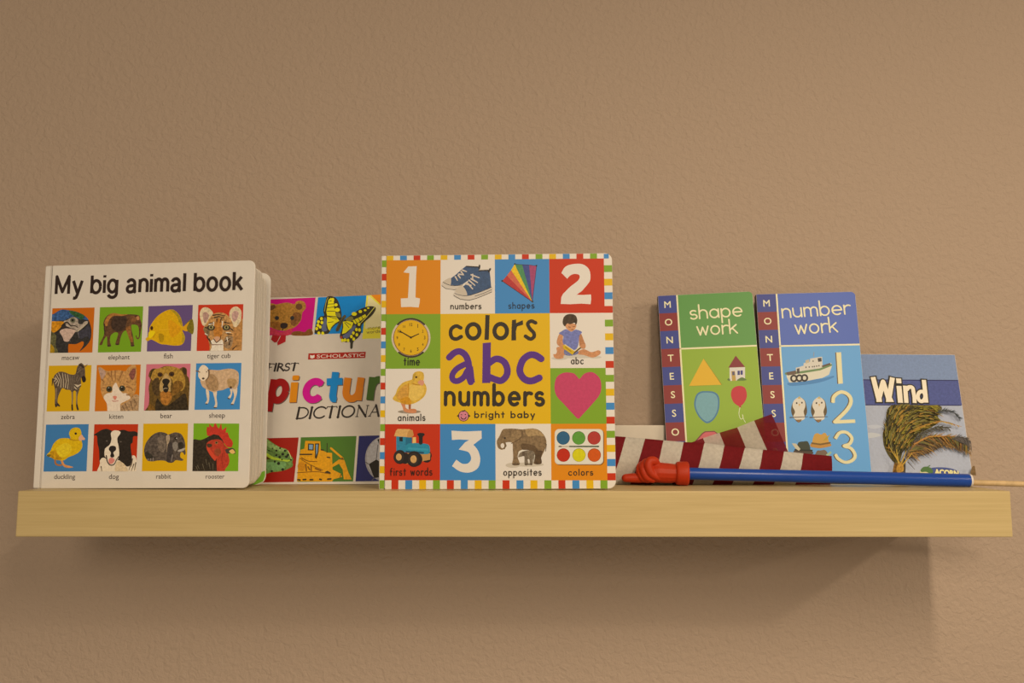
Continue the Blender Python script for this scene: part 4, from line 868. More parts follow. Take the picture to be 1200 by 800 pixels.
# ------------------------------------------------------------------ the two narrow board books
CRM, SBL, SRD = (226, 206, 146), (58, 64, 112), (130, 44, 38)
WS = (214, 194, 160)
def strip_book(name, label, args, col_line, left_pts, letters_from, lower, upper, divider, art, group):
    bk_ = Book(name, label, *args, WS, group)
    W, H = bk_.W, bk_.H
    bm = bmesh.new(); plate(bm, rrect(W, H, .001, .0065), 0, .0024, bev=.0004); cv = bm_obj('front_cover', bm, paper_m, bk_.root)
    bm = bmesh.new()
    for k in range(5): plate(bm, rrect(W-.003, H-.002, .0008, .0065, x0=.001, z0=.001), .0024+k*.0016, .0024+k*.0016+.00135, bev=.0002)
    bm_obj('page_block', bm, page_m, bk_.root)
    bm = bmesh.new(); plate(bm, rrect(W, H, .001, .0065), .0106, .0126, bev=.0004); bm_obj('back_cover', bm, dark_m, bk_.root)
    bm = bmesh.new(); plate(bm, rrect(.0014, H-.0008, .0004, .0004, x0=-.0006, z0=.0004), .0016, .0118, bev=.0002)
    tag(bm_obj('spine', bm, dark_m, bk_.root), 'dark spine edge')
    u0, u1 = sum(bk_.uv(*p)[0] for p in col_line[0])/2, sum(bk_.uv(*p)[0] for p in col_line[1])/2
    vd = sum(bk_.uv(*p)[1] for p in divider)/2
    out = rrect(W, H, .0012, .0066)
    out = [(min(max(x, .0003), W-.0003), min(max(z, .0003), H-.0003)) for x, z in out]
    p = Print(bk_); y = p.y()
    p.face(clip_poly(out, [(u0, vd), (W, vd), (W, H), (u0, H)]), y, p.m(upper)); p.face(clip_poly(out, [(u0, 0), (W, 0), (W, vd), (u0, vd)]), y, p.m(lower))
    y = p.y(); w = .00105
    p.face([(u0, .0003), (u0+2*w, .0003), (u0+2*w, H-.0003), (u0, H-.0003)], y, p.m(CRM)); p.face([(u0, vd-w), (W-.0003, vd-w), (W-.0003, vd+w), (u0, vd+w)], y, p.m(CRM))
    p.done('cover_print', cv, 'two-tone printed panel with cream dividing lines')
    p = Print(bk_); y = p.y(); n = 10
    ta = letters_from; hb = ta
    for k in range(n+1):
        z1 = H-.0003-k*hb; z0 = max(.0003, z1-hb)
        if z1 <= .001: break
        p.face([(.0003, z0), (u0, z0), (u0, z1), (.0003, z1)], y, p.m((SBL, SRD)[k % 2]))
    for k, ch in enumerate('MONTESSORI'):
        zc = H-.0003-(k+.5)*hb
        if zc < .006: break
        V, F = font_mesh(ch, .012); xs = [v[0] for v in V]; cx = (min(xs)+max(xs))/2; hy = max(v[1] for v in V)
        kk = .0094/.73; yy = p.y() if k == 0 else y2; y2 = yy; mi = p.m(CRM); nn = len(p.v)
        n0 = len(font_mesh(ch, 0.0)[0]); p.v += [(.5*u0+(vx-cx)*kk, yy-(i//n0)*p.HAIR, zc+(vy-.365)*kk) for i, (vx, vy) in enumerate(V)]; p.f += [[i+nn for i in f] for f in F]; p.mi += [mi]*len(F)
    p.done('letter_strip', cv, 'blue and red letter column')
    art(bk_, cv)
    return bk_
GROUPN = 'narrow board books leaning on the wall'
def shape_art(b, cv):
    p = Print(b, level=3)
    p.frame(760, 330, 945/130)
    p.hand('shape', (352, 325), (805, 296), 86, 13, CRM, gap=.3); p.hand('work', (412, 462), (765, 443), 86, 13, CRM, gap=.3)
    p.done('title_lettering', cv, 'cream title lettering shape work')
    p = Print(b, level=3); p.frame(760, 430, 945/130)
    p.poly([(472, -70), (350, 162), (626, 150)], (150, 112, 20)); p.poly([(468, -72), (345, 160), (620, 150)], (212, 160, 35))
    p.done('triangle_print', cv, 'yellow triangle')
    p = Print(b, level=3); p.frame(760, 430, 945/130)
    p.poly([(690, 5), (822, 0), (822, 112), (690, 118)], (206, 190, 160)); p.poly([(742, -98), (680, 5), (822, -2)], (124, 42, 42)); p.poly([(705, 35), (735, 33), (745, 116), (712, 118)], (180, 140, 60)); p.poly([(712, 40), (732, 38), (734, 68), (714, 70)], (88, 80, 90)); p.poly([(758, 32), (803, 28), (803, 64), (758, 68)], (64, 62, 100)); p.line([(780, 30), (780, 66)], 4, CRM)
    p.blob([(755, 115), (775, 95), (800, 88), (825, 100), (830, 112)], (92, 110, 50)); p.blob([(672, 108), (680, 96), (692, 100), (695, 118)], (92, 110, 50))
    p.done('house_print', cv, 'little white house with red roof')
    p = Print(b, level=3); p.frame(760, 430, 945/130)
    egg = [(388, 310), (405, 240), (440, 210), (490, 204), (560, 212), (598, 250), (604, 320), (590, 390), (550, 452), (505, 478), (470, 465), (430, 425), (400, 370)]
    p.blob(egg, (72, 112, 125)); p.blob([(496+(x-496)*.88, 330+(y_-330)*.9) for x, y_ in egg], (112, 150, 140), .03)
    p.done('egg_print', cv, 'blue-grey egg shape')
    p = Print(b, level=3); p.frame(760, 430, 945/130)
    p.blob([(702, 240), (715, 185), (765, 160), (820, 175), (838, 240), (820, 295), (785, 332), (765, 330), (725, 300)], (182, 46, 48)); p.poly([(768, 345), (780, 328), (795, 342)], (168, 40, 44))
    p.line([(778, 345), (770, 400), (785, 442), (805, 430), (800, 405), (808, 440), (825, 470)], 5, (216, 206, 150), None, True)
    p.done('balloon_print', cv, 'red balloon')
    p = Print(b, level=3); p.frame(760, 430, 945/130)
    p.poly([(388, 640), (455, 562), (480, 546), (560, 542), (640, 600), (630, 680), (420, 690)], (120, 60, 50)); p.poly([(390, 652), (460, 572), (485, 555), (560, 551), (645, 612), (630, 690), (420, 700)], (200, 92, 84))
    p.done('shape_print', cv, 'pink many-sided shape')
strip_book('board_book', 'narrow green board book with yellow triangle, titled shape work', (.1972, -.062, -6.76, 8.02, -1.76, .1236, .2488),
           [[(792.6, 345.8), (802.6, 512)], [(795, 345.8), (805, 512)]], None, .0244, (138, 158, 44), (90, 136, 60), [(798, 409), (886.5, 404.4)], shape_art, GROUPN)
def number_art(b, cv):
    p = Print(b, level=3); p.frame(880, 330, 933/140)
    p.hand('number', (243, 287), (778, 256), 84, 12, CRM, gap=.3); p.hand('work', (345, 414), (684, 396), 84, 12, CRM, gap=.3)
    p.done('title_lettering', cv, 'cream title lettering number work')
    p = Print(b, level=3); p.frame(880, 330, 933/140)
    p.blob([(290, 790), (420, 770), (560, 755), (640, 735), (640, 750), (540, 785), (420, 805), (310, 812)], (70, 120, 150))
    p.poly([(275, 715), (350, 698), (500, 680), (625, 632), (632, 660), (610, 725), (560, 750), (420, 778), (300, 788), (280, 745)], (206, 190, 150)); p.line([(275, 718), (400, 706), (540, 684), (627, 650)], 20, (100, 122, 70), 14); p.poly([(275, 708), (350, 692), (355, 722), (285, 732)], (98, 76, 56))
    p.poly([(350, 672), (380, 665), (410, 655), (412, 635), (460, 625), (462, 600), (555, 585), (560, 665), (470, 685), (380, 700), (352, 700)], (200, 184, 150)); p.poly([(520, 598), (550, 594), (552, 622), (525, 626)], (52, 46, 40)); p.poly([(425, 615), (455, 605), (455, 630), (428, 640)], (180, 160, 120))
    p.line([(490, 585), (492, 550)], 4, (160, 140, 110)); p.poly([(358, 680), (378, 675), (380, 715), (360, 718)], (74, 62, 52)); p.line([(560, 660), (615, 642)], 14, (90, 70, 50))
    for k in range(3):
        for xx, yy in ((430+k*25, 668-k*2), (495+k*18, 662-k*3)): p.ell(xx, yy, 5, 6, (64, 56, 48), n=8)
    p.ell(485, 620, 5, 6, (64, 56, 48), n=8)
    for x in (335, 378, 418): p.line([(x+22*math.cos(t_*PI/7), 755-(x-335)*.05+23*math.sin(t_*PI/7)) for t_ in range(15)], 13, (42, 36, 30))
    p.done('boat_print', cv, 'white and green boat')
    W_ = (216, 196, 134)
    def digits(name, fn, lab):
        p = Print(b, level=3); p.frame(880, 330, 933/140)
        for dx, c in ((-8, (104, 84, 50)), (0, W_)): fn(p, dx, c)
        p.done(name, cv, lab)
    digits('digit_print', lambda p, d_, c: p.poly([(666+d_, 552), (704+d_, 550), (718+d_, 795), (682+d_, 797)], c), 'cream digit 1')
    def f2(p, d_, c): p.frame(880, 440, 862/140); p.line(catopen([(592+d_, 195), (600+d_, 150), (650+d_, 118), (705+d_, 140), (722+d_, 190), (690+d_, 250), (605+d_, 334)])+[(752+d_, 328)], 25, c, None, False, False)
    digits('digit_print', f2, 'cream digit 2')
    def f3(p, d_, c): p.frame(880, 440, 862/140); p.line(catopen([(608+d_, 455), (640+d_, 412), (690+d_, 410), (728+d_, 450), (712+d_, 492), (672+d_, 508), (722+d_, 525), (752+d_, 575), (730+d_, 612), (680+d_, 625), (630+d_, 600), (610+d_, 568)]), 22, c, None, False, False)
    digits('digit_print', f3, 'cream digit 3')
    for dx in (0, 143):
        p = Print(b, level=3); p.frame(880-dx*-1*140/862, 440, 862/140)
        p.blob([(290, 240), (305, 190), (345, 158), (385, 175), (402, 225), (400, 280), (345, 338), (300, 290)], (92, 72, 40), .1); p.blob([(300, 220), (310, 180), (348, 155), (385, 180), (392, 220), (380, 260), (388, 310), (345, 325), (305, 300), (318, 260)], (206, 188, 152))
        p.poly([(335, 165), (350, 148), (362, 168)], (190, 160, 90)); p.ell(330, 198, 6, 7, BLK, n=8).ell(368, 195, 6, 7, BLK, n=8); p.poly([(344, 205), (356, 204), (350, 224)], (196, 140, 40)); p.poly([(322, 318), (368, 316), (345, 340)], (130, 92, 50))
        p.line([(282, 302), (410, 296)], 7, (80, 62, 44), 4)
        p.done('owl_print', cv, 'little white owl')
    def hat(name, lab, body, brim, c1, c2, feather, fc):
        p = Print(b, level=3); p.frame(880, 440, 862/140); p.poly(feather, fc); p.blob(body, c1); p.line(brim, 26, c2, 20, True); p.line([(x, y_-16) for x, y_ in brim], 12, tuple(int(v*.6) for v in c1)); p.poly(feather, fc); p.done(name, cv, lab)
    hat('hat_print', 'tan hat', [(445, 490), (455, 430), (480, 415), (505, 425), (530, 412), (548, 430), (560, 488), (500, 500)], [(440, 503), (500, 512), (570, 500)], (190, 138, 55), (180, 122, 48), [(520, 470), (545, 440), (572, 425), (545, 465)], (172, 140, 40))
    hat('hat_print', 'dark green hat', [(335, 540), (340, 485), (375, 475), (412, 478), (428, 540), (380, 550)], [(320, 550), (385, 555), (440, 556)], (52, 56, 38), (74, 56, 40), [(295, 488), (325, 490), (358, 530), (345, 542), (320, 525)], (196, 176, 130))
    hat('hat_print', 'grey-brown hat', [(462, 600), (475, 545), (500, 540), (540, 540), (560, 600)], [(455, 605), (510, 612), (575, 605)], (112, 88, 62), (100, 78, 54), [(540, 570), (575, 545), (582, 556), (555, 585)], (150, 168, 120))
strip_book('board_book', 'narrow blue board book with boat and cream digits, titled number work', (.3230, -.062, -6.86, 7.82, -.48, .1270, .2504),
           [[(908.6, 342.7), (921.4, 521)], [(911, 342.7), (923.6, 521)]], None, .02467, (96, 148, 178), (78, 96, 146), [(914.5, 406.5), (1007.8, 402.3)], number_art, GROUPN)

# ------------------------------------------------------------------ the thin wind book
WW = (206, 186, 156)
Wb = Book('paperback_book', 'thin paperback with windblown palm tree, titled Wind', .4415, -.0505, -.16, 10.95, .49, .1471, .1706, WW)
bm = bmesh.new(); plate(bm, rrect(Wb.W, Wb.H, .0004, .0004), 0, .0006); coverW = bm_obj('front_cover', bm, paper_m, Wb.root)
bm = bmesh.new(); plate(bm, rrect(Wb.W-.001, Wb.H-.001, .0004, .0004, z0=.0005), .0006, .0026); bm_obj('page_block', bm, page_m, Wb.root)
bm = bmesh.new(); plate(bm, rrect(Wb.W, Wb.H, .0004, .0004), .0026, .0032); bm_obj('back_cover', bm, paper_m, Wb.root)
p = Print(Wb); W, H = Wb.W, Wb.H; e = .0003
v1 = Wb.uv(1070, 444.8)[1]; v2 = Wb.uv(1070, 474.4)[1]
y = p.y(); p.face([(e, v1), (W-e, v1), (W-e, H-e), (e, H-e)], y, p.m((114, 124, 138), .05)); p.face([(e, v2), (W-e, v2), (W-e, v1), (e, v1)], y, p.m((72, 76, 112), .1)); p.face([(e, e), (W-e, e), (W-e, v2), (e, v2)], y, p.m((158, 154, 149), .04))
p.lines([[(1000, 444.8), (1122, 445.6)], [(1000, 474.2), (1126, 474.8)]], 1.0, (40, 40, 70))
p.clip = [(e, e), (W-e, e), (W-e, H-e), (e, H-e)]
p.frame(1016, 470, 1096/126)
p.blob([(0, 330), (60, 320), (150, 345), (60, 372), (0, 370)], (176, 168, 152)); p.blob([(0, 250), (90, 240), (160, 260), (60, 280)], (172, 166, 156))
p.done('cover_print', coverW, 'grey sky panel with blue title band')
p = Print(Wb, level=6); p.clip = [(e, e), (W-e, e), (W-e, v2), (e, v2)]
p.frame(1016, 470, 1096/126); rnd = random.Random(3)
G1, G2, G3, O1, DK = (104, 90, 28), (66, 54, 24), (132, 112, 26), (150, 100, 34), (52, 46, 34)
p.blob([(265, 800), (270, 660), (300, 600), (340, 610), (385, 660), (380, 800)], (132, 92, 36), .3); p.blob([(340, 640), (390, 590), (385, 800), (345, 800)], (66, 54, 36), .3)
p.blob([(195, 140), (235, 50), (400, 20), (600, 30), (760, 55), (720, 150), (740, 210), (560, 330), (440, 470), (370, 500), (330, 620), (260, 610), (180, 480), (160, 330), (195, 250)], (84, 70, 26), .3)
def frond(pts, w, cols, n, spread, ln, seed):
    q = catopen(pts, 8); rr_ = random.Random(seed); g = {c: [] for c in cols}
    for i in range(n):
        k = rr_.uniform(.05, .98)*(len(q)-2); i0 = int(k); a = np.array(q[i0])+(np.array(q[i0+1])-np.array(q[i0]))*(k-i0)
        d = np.array(q[min(i0+2, len(q)-1)])-np.array(q[max(i0-1, 0)]); d = d/(np.linalg.norm(d)+1e-9); nn = np.array([-d[1], d[0]])
        L = ln*rr_.uniform(.5, 1.1)*(1-.3*k/len(q)); sgn = rr_.choice((1, 1, -.35)) if spread > 0 else rr_.choice((1, -1))
        e2 = a+d*L*.75+nn*sgn*L*abs(spread); g[rr_.choice(cols)].append([tuple(a), tuple((a+e2)/2+d*4), tuple(e2)])
    for c in cols: p.lines(g[c], w, c, 2)
    p.line(q, 9, cols[0], 4)
frond([(330, 620), (250, 520), (200, 400), (190, 250), (230, 110), (300, 55)], 9, [G1, G2, O1, DK], 80, -.5, 70, 1)
frond([(320, 600), (290, 480), (330, 300), (450, 170), (600, 90), (740, 110)], 9, [G1, G2, DK, O1], 120, .5, 85, 2)
frond([(300, 250), (420, 130), (560, 60), (720, 50)], 9, [G3, G1, (152, 130, 34)], 60, .4, 80, 9)
def leaves(n, seed, inside, ang, cols, w, lo, hi):
    rr_ = random.Random(seed); g = {c: [] for c in cols}
    while n > 0:
        x, y_ = rr_.uniform(160, 1040), rr_.uniform(30, 600)
        if not inside(x, y_): continue
        n -= 1; a = rad(ang(x, y_)+rr_.uniform(-14, 14)); L = rr_.uniform(lo, hi)
        g[rr_.choice(cols)].append([(x, y_), (x+L*.5*math.cos(a), y_+L*.5*math.sin(a)-3), (x+L*math.cos(a), y_+L*math.sin(a)+4)])
    for c in cols: p.lines(g[c], w, c, 2)
crown = [(200, 150), (240, 55), (400, 30), (740, 60), (700, 170), (560, 300), (440, 440), (340, 580), (270, 580), (185, 460), (170, 330)]
def in_crown(x, y_): return len(crown) > 0 and sum(1 for (x0, y0), (x1, y1) in zip(crown, crown[1:]+crown[:1]) if (y0 > y_) != (y1 > y_) and x < (x1-x0)*(y_-y0)/(y1-y0)+x0) % 2 == 1
leaves(330, 21, in_crown, lambda x, y_: -95+max(0, x-200)*.19+(600-y_)*.06, [(58, 48, 20), (96, 82, 26), (128, 110, 28), (150, 108, 34), (44, 38, 20), (112, 98, 40)], 12, 45, 100)
p.blob([(390, 570), (450, 470), (600, 380), (800, 365), (940, 395), (1040, 490), (940, 470), (800, 450), (640, 520), (520, 560)], (92, 70, 44), .3)
leaves(170, 22, lambda x, y_: 400 < x < 1030 and abs(y_-(385+abs(x-790)**1.5*.017+35)) < 45, lambda x, y_: 38, [(58, 46, 32), (120, 84, 44), (84, 66, 40), (150, 106, 46)], 9, 60, 110)
frond([(680, 130), (760, 105), (850, 120), (940, 195)], 8, [DK, (74, 78, 76), (56, 60, 58)], 60, -.35, 70, 3)
frond([(420, 330), (560, 260), (740, 215), (940, 270)], 9, [O1, (178, 136, 44), G3], 70, .45, 50, 4)
frond([(430, 440), (520, 350), (680, 275), (830, 280)], 9, [DK, G2, (84, 80, 66)], 90, .7, 80, 5)
frond([(370, 590), (440, 480), (600, 380), (800, 370), (900, 400), (1030, 500)], 10, [(120, 84, 44), (88, 66, 44), O1, (96, 88, 40)], 150, .95, 120, 6)
frond([(830, 400), (900, 385), (980, 400), (1060, 480)], 10, [(66, 58, 50), DK, (84, 72, 60)], 80, .8, 110, 7)
frond([(450, 450), (600, 375), (840, 368)], 9, [(172, 112, 46), (158, 120, 44)], 40, .4, 40, 8)
p.lines([[(300, 640), (200, 480)], [(300, 650), (245, 520)], [(320, 640), (370, 520)], [(290, 640), (270, 500)], [(340, 650), (430, 540)]], 14, (168, 128, 42), 6); p.line([(385, 630), (455, 705)], 10, (70, 56, 40), 4)
p.blob([(270, 690), (300, 640), (335, 650), (340, 720), (280, 740)], (160, 112, 34), .3)
p.blob([(1020, 720), (1045, 670), (1080, 690), (1090, 760), (1030, 760)], (108, 78, 40), .2)
p.done('palm_tree_print', coverW, 'green and brown windblown palm tree')
p = Print(Wb, level=34); p.clip = [(e, e), (W-e, e), (W-e, v2), (e, v2)]; p.frame(1016, 470, 1096/126)
p.ell(740, 745, 205, 72, (64, 72, 108), n=30); p.ell(580, 740, 45, 60, (196, 178, 120)); p.blob([(545, 700), (580, 668), (640, 675), (672, 715), (650, 740), (600, 720), (555, 722)], (72, 98, 46)); p.line([(600, 680), (640, 655)], 8, (72, 98, 46))
p.text('ACORN', (688, 744), (935, 762), (60, 58, 70), .06, vs=1.1, grow=.085); p.text('ACORN', (688, 744), (935, 762), (210, 190, 120), .06, vs=1.1)
p.done('logo_print', coverW, 'oval blue logo with green leaf')
p = Print(Wb, level=34); p.frame(1008, 410, 1200/134)
def wind(extra, c):
    p.line([(132, 285-extra/2), (192, 520), (238, 335), (298, 520), (336, 290-extra/2)], 50+extra, c, None, False, False)
    p.poly([(166-extra/2, 500), (222+extra/2, 500), (226+extra/2, 546+extra/2), (168-extra/2, 546+extra/2)], c); p.poly([(270-extra/2, 500), (330+extra/2, 500), (352+extra/2, 546+extra/2), (268-extra/2, 546+extra/2)], c)
    p.line([(400, 300-extra/2), (404, 350+extra/2)], 52+extra, c, None, False, False); p.line([(404, 378-extra/2), (420, 555+extra/2)], 52+extra, c, None, False, False)
    p.line([(468, 376-extra/2), (482, 556+extra/2)], 44+extra, c, None, False, False); p.line(catopen([(482, 420), (510, 390), (545, 398), (556, 440), (566, 500)])+[(569, 557+extra/2)], 40+extra, c, None, False, False)
    p.line([(640+38*math.cos(k*PI/10), 488+52*math.sin(k*PI/10)) for k in range(21)], 38+extra, c, None, False, False); p.line([(664, 315-extra/2), (690, 553+extra/2)], 44+extra, c, None, False, False)
wind(26, (46, 40, 30)); wind(0, (222, 198, 156))
p.done('title_lettering', coverW, 'cream title lettering Wind')

# ------------------------------------------------------------------ low white box behind the cloth
bm = box_bm(.085, .2005, -.0455, -.004, .0003, .0735, .0012)
wbx = thing('white_box', 'low white box against the wall behind the striped cloth, only its upper strip showing', 'box')
wbx.location = (.085, -.0455, 0)
o = bm_obj('box_body', box_bm(0, .111, .0008, .040, .0, .05, .001), box_m, wbx)
o = bm_obj('box_lid', box_bm(-.0006, .1116, 0, .0408, .0400, .0737, .001), box_m, wbx)

# ------------------------------------------------------------------ striped cloth
def cloth_mat(name, col, thin):
    mt = new_mat(name, col, .8, .1, .10, 260); nt = mt.node_tree; b = nt.nodes['Principled BSDF']; out = nt.nodes['Material Output']
    tc = nt.nodes.new('ShaderNodeTexCoord'); nz = nt.nodes.new('ShaderNodeTexNoise'); nz.inputs['Scale'].default_value = 55; nz.inputs['Detail'].default_value = 5
    bp = nt.nodes.new('ShaderNodeBump'); bp.inputs['Strength'].default_value = .25; bp.inputs['Distance'].default_value = .004
    nt.links.new(tc.outputs['Object'], nz.inputs['Vector']); nt.links.new(nz.outputs['Fac'], bp.inputs['Height']); nt.links.new(bp.outputs['Normal'], b.inputs['Normal'])
    if thin:
        tr = nt.nodes.new('ShaderNodeBsdfTransparent'); mx = nt.nodes.new('ShaderNodeMixShader'); mx.inputs[0].default_value = thin
        nt.links.new(b.outputs[0], mx.inputs[1]); nt.links.new(tr.outputs[0], mx.inputs[2]); nt.links.new(mx.outputs[0], out.inputs['Surface'])
    return mt
c_red, c_wht = cloth_mat('red_cloth', (.165, .011, .016), 0), cloth_mat('white_cloth', (.53, .51, .47), 0)
t_red, t_wht = cloth_mat('sheer_red_cloth', (.165, .012, .017), .07), cloth_mat('sheer_white_cloth', (.53, .49, .45), .16)
scarf = thing('striped_cloth', 'folded red and white striped cloth standing in front of the narrow books', 'cloth')
scarf.location = (.25, -.085, 0)
YF = -.086
# stripe edges: top and bottom pixel of each, left to right; then the hem
ED = [((666, 508), (646, 569)), ((689, 509), (666, 569)), ((711, 510.5), (690, 569)), ((733.3, 512), (715, 569)), ((755.7, 514), (738.5, 569)), ((777.6, 516), (763, 569)), ((800.8, 518), (787.5, 569)), ((825.5, 519), (811, 569)), ((848.7, 522), (834.5, 569)), ((872.5, 524.9), (857.5, 569)), ((894.3, 527), (881.5, 569)), ((918.2, 529), (906.5, 569)), ((941.5, 531.2), (931, 569)), ((974, 534.3), (973, 569))]
V, F, MI = [], [], []; NZ, SUB = 10, 4
cols = []
for k in range(len(ED)-1):
    for j in range(SUB):
        cols.append((k, j/SUB))
cols.append((len(ED)-2, 1.0))
for ci, (k, f) in enumerate(cols):
    tp = np.array(ED[k][0])*(1-f)+np.array(ED[k+1][0])*f; bt = np.array(ED[k][1])*(1-f)+np.array(ED[k+1][1])*f
    T, Bo = at_y(*tp, YF), at_y(*bt, YF); Bo[2] = .0006
    for j in range(NZ+1):
        g = j/NZ; q = Bo*(1-g)+T*g
        curl = min(1.0, (len(cols)-1-ci)/5.0)
        q[1] += -.0075*math.sin(PI*min(1, g*1.05))*(.35+.65*curl)+.0012*math.sin(ci*.9+g*3)
        V.append(q-np.array([.25, -.085, 0]))
for ci in range(len(cols)-1):
    for j in range(NZ):
        a = ci*(NZ+1)+j; F.append((a, a+NZ+1, a+NZ+2, a+1)); MI.append(cols[ci][0] % 2)
o = mesh_obj('front_fold', V, F, [c_red, c_wht], scarf, [(m_+0) % 2 for m_ in MI], True)
sm = o.modifiers.new('thickness', 'SOLIDIFY'); sm.thickness = .0012; sm.offset = 1
# the layer doubled over behind it, its free end rising to the right
YB = -.0795
FE = [((778, 531), (794, 560)), ((800, 522), (812, 548)), ((824, 513.2), (834, 537)), ((843, 506.8), (857, 540)), ((864, 500.6), (881, 542)), ((884, 492.6), (906, 544)), ((904.2, 485), (931, 545))]
V, F, MI = [], [], []; cols = [(k, j/3) for k in range(len(FE)-1) for j in range(3)]+[(len(FE)-2, 1.0)]
for ci, (k, f) in enumerate(cols):
    tp = np.array(FE[k][0])*(1-f)+np.array(FE[k+1][0])*f; bt = np.array(FE[k][1])*(1-f)+np.array(FE[k+1][1])*f
    T, Bo = at_y(*tp, YB), at_y(*bt, YB)
    for j in range(9):
        g = j/8; q = Bo*(1-g)+T*g; q[1] += .0010*math.sin(ci*.7+g*4)
        V.append(q-np.array([.25, -.085, 0]))
for ci in range(len(cols)-1):
    for j in range(8):
        a = ci*9+j; F.append((a, a+9, a+10, a+1)); MI.append(1 if cols[ci][0] % 2 == 0 else 0)
o = mesh_obj('back_fold', V, F, [t_red, t_wht], scarf, MI, True)
o['label'] = 'sheer free end of the cloth, rising to the right'

# ------------------------------------------------------------------ pointing-hand stick
stick = thing('pointer_stick', 'blue pointer stick with a red-orange pointing hand, lying along the shelf', 'pointer')
P0, P1 = Vector((.2135, -.1085, .0147)), Vector((.5395, -.1350, .0079))
ax = (P1-P0).normalized()
stick.location = P0; q = ax.to_track_quat('X', 'Z'); stick.rotation_mode = 'QUATERNION'; stick.rotation_quaternion = q
LT = (P1-P0).length
def lathe(prof, n=40):
    bm = bmesh.new(); rings = []
    for x, r in prof:
        rings.append([bm.verts.new((x, r*math.cos(2*PI*k/n), r*math.sin(2*PI*k/n))) for k in range(n)])
    for a, b in zip(rings, rings[1:]):
        for k in range(n): bm.faces.new((a[k], a[(k+1) % n], b[(k+1) % n], b[k]))
    return bm, rings
bm, rg = lathe([(-.004, .0073), (0, .0073), (LT-.0006, .0076), (LT, .0074)]); bm.faces.new(rg[0])
bm_obj('tube', bm, blue_plastic, stick, True)
bm, rg = lathe([(LT-.03, .0058), (LT+.0014, .0058), (LT+.0020, .0062), (LT+.0020, .0071), (LT+.0014, .0075), (LT-.0004, .0075)])
tag(bm_obj('tube_rim', bm, white_plastic, stick, True), 'white end ring of the tube')
bm, rg = lathe([(-.25, .0033), (.19, .0033), (.1915, .0028), (.192, .001)], 24); bm.faces.new(rg[0]); bm.faces.new(rg[-1])
dw = bm_obj('dowel', bm, dowel_m, stick, True); tag(dw, 'thin bare wooden rod'); dw.location = (LT+.02, 0, -.0024); dw.rotation_euler = (0, rad(.35), rad(-.6))
# the hand: continuous surface grown from rounded limbs
K = .00105/13.333
def hp(X, Y, d=0.0): return Vector(((X-1075)*K*1.0, d, -(Y-280)*K))
bm = bmesh.new()
def limb(pts, radii, n=14):
    """tapered tube with round ends through pts"""
    P = [Vector(t) for t in catopen([tuple(p_) for p_ in pts], 5)]; m_ = len(P)
    R_ = [np.interp(i/(m_-1)*(len(radii)-1), range(len(radii)), radii) for i in range(m_)]
    full, rads = [], []
    d0, d1 = (P[1]-P[0]).normalized(), (P[-1]-P[-2]).normalized()
    for t in (90, 60, 30): full.append((P[0]-d0*R_[0]*math.sin(rad(t)), d0)); rads.append(max(1e-5, R_[0]*math.cos(rad(t))))
    for i in range(m_): full.append((P[i], (P[min(i+1, m_-1)]-P[max(i-1, 0)]).normalized())); rads.append(R_[i])
    for t in (30, 60, 90): full.append((P[-1]+d1*R_[-1]*math.sin(rad(t)), d1)); rads.append(max(1e-5, R_[-1]*math.cos(rad(t))))
    rings = []
    for (c, d_), r_ in zip(full, rads):
        a = d_.orthogonal(); ref = Vector((0, 1, 0)) if abs(d_.y) < .9 else Vector((1, 0, 0))
        a = (ref-d_*ref.dot(d_)).normalized(); b = d_.cross(a)
        rings.append([bm.verts.new(c+a*r_*math.cos(2*PI*k/n)+b*r_*math.sin(2*PI*k/n)) for k in range(n)])
    for a, b in zip(rings, rings[1:]):
        for k in range(n): bm.faces.new((a[k], a[(k+1) % n], b[(k+1) % n], b[k]))
    bm.faces.new(rings[0]); bm.faces.new(rings[-1])
mm_ = .001
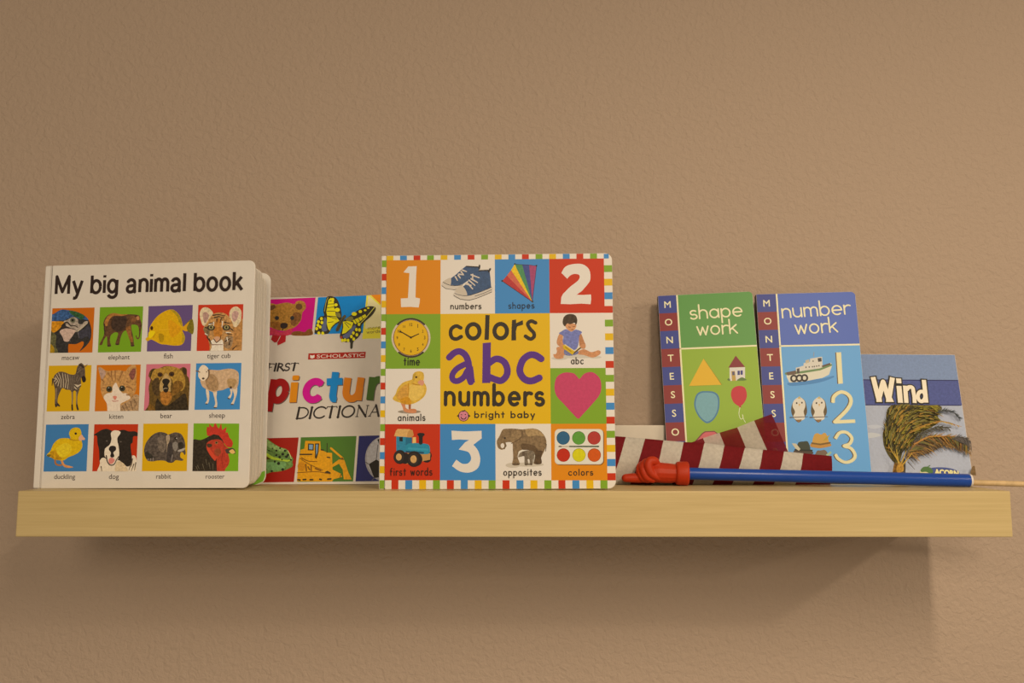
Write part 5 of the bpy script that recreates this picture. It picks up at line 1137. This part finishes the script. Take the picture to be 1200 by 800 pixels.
limb([hp(880, 280), hp(760, 280), hp(620, 275), hp(540, 290)], [11.2*mm_, 12.2*mm_, 12.4*mm_, 11.5*mm_])            # wrist, palm
limb([hp(640, 290, .004), hp(540, 290, .004), hp(430, 290, .004)], [11*mm_, 11*mm_, 9.5*mm_])                       # body of the fist
limb([hp(110, 372, .001), hp(200, 368, .001), hp(300, 366, .001), hp(440, 360, .002)], [5.0*mm_, 5.6*mm_, 6*mm_, 6.2*mm_])   # index finger, pointing
limb([hp(585, 150, -.002), hp(540, 100, -.005), hp(470, 110, -.0075), hp(450, 190, -.009), hp(500, 290, -.009), hp(600, 350, -.007)], [5*mm_, 5.8*mm_, 5.8*mm_, 5.4*mm_, 5*mm_, 4*mm_])   # folded fingers
limb([hp(500, 120, .003), hp(420, 130, -.001), hp(375, 190, -.0045), hp(385, 270, -.0065), hp(430, 350, -.0065), hp(520, 385, -.005)], [5.2*mm_, 5.4*mm_, 5.2*mm_, 5*mm_, 4.6*mm_, 4*mm_])
limb([hp(430, 150, .006), hp(360, 170, .003), hp(325, 220, -.0005), hp(335, 300, -.003), hp(375, 365, -.0035), hp(450, 390, -.003)], [5*mm_, 5*mm_, 4.8*mm_, 4.6*mm_, 4.4*mm_, 4*mm_])
limb([hp(400, 190, .010), hp(340, 230, .008), hp(330, 300, .005), hp(370, 350, .004)], [4.8*mm_, 4.8*mm_, 4.6*mm_, 4.4*mm_])
limb([hp(640, 230, .008), hp(560, 130, .011), hp(470, 130, .011)], [6*mm_, 5.2*mm_, 4.6*mm_])                        # thumb laid over the far side
hand = bm_obj('pointing_hand', bm, red_rubber, stick, True)
tag(hand, 'red-orange fist with one finger pointing left')
rm = hand.modifiers.new('skin', 'REMESH'); rm.mode = 'VOXEL'; rm.voxel_size = .00055; rm.use_smooth_shade = True
s_ = hand.modifiers.new('soften', 'SMOOTH'); s_.iterations = 4; s_.factor = .5
bm, rg = lathe([(-.0158, .0095), (-.0156, .0120), (-.0146, .0136), (-.0125, .0143), (-.004, .0146), (-.0022, .0146), (-.0006, .0138), (.0, .0125), (.0, .0074)])
bm_obj('cuff', bm, red_rubber, hand, True)
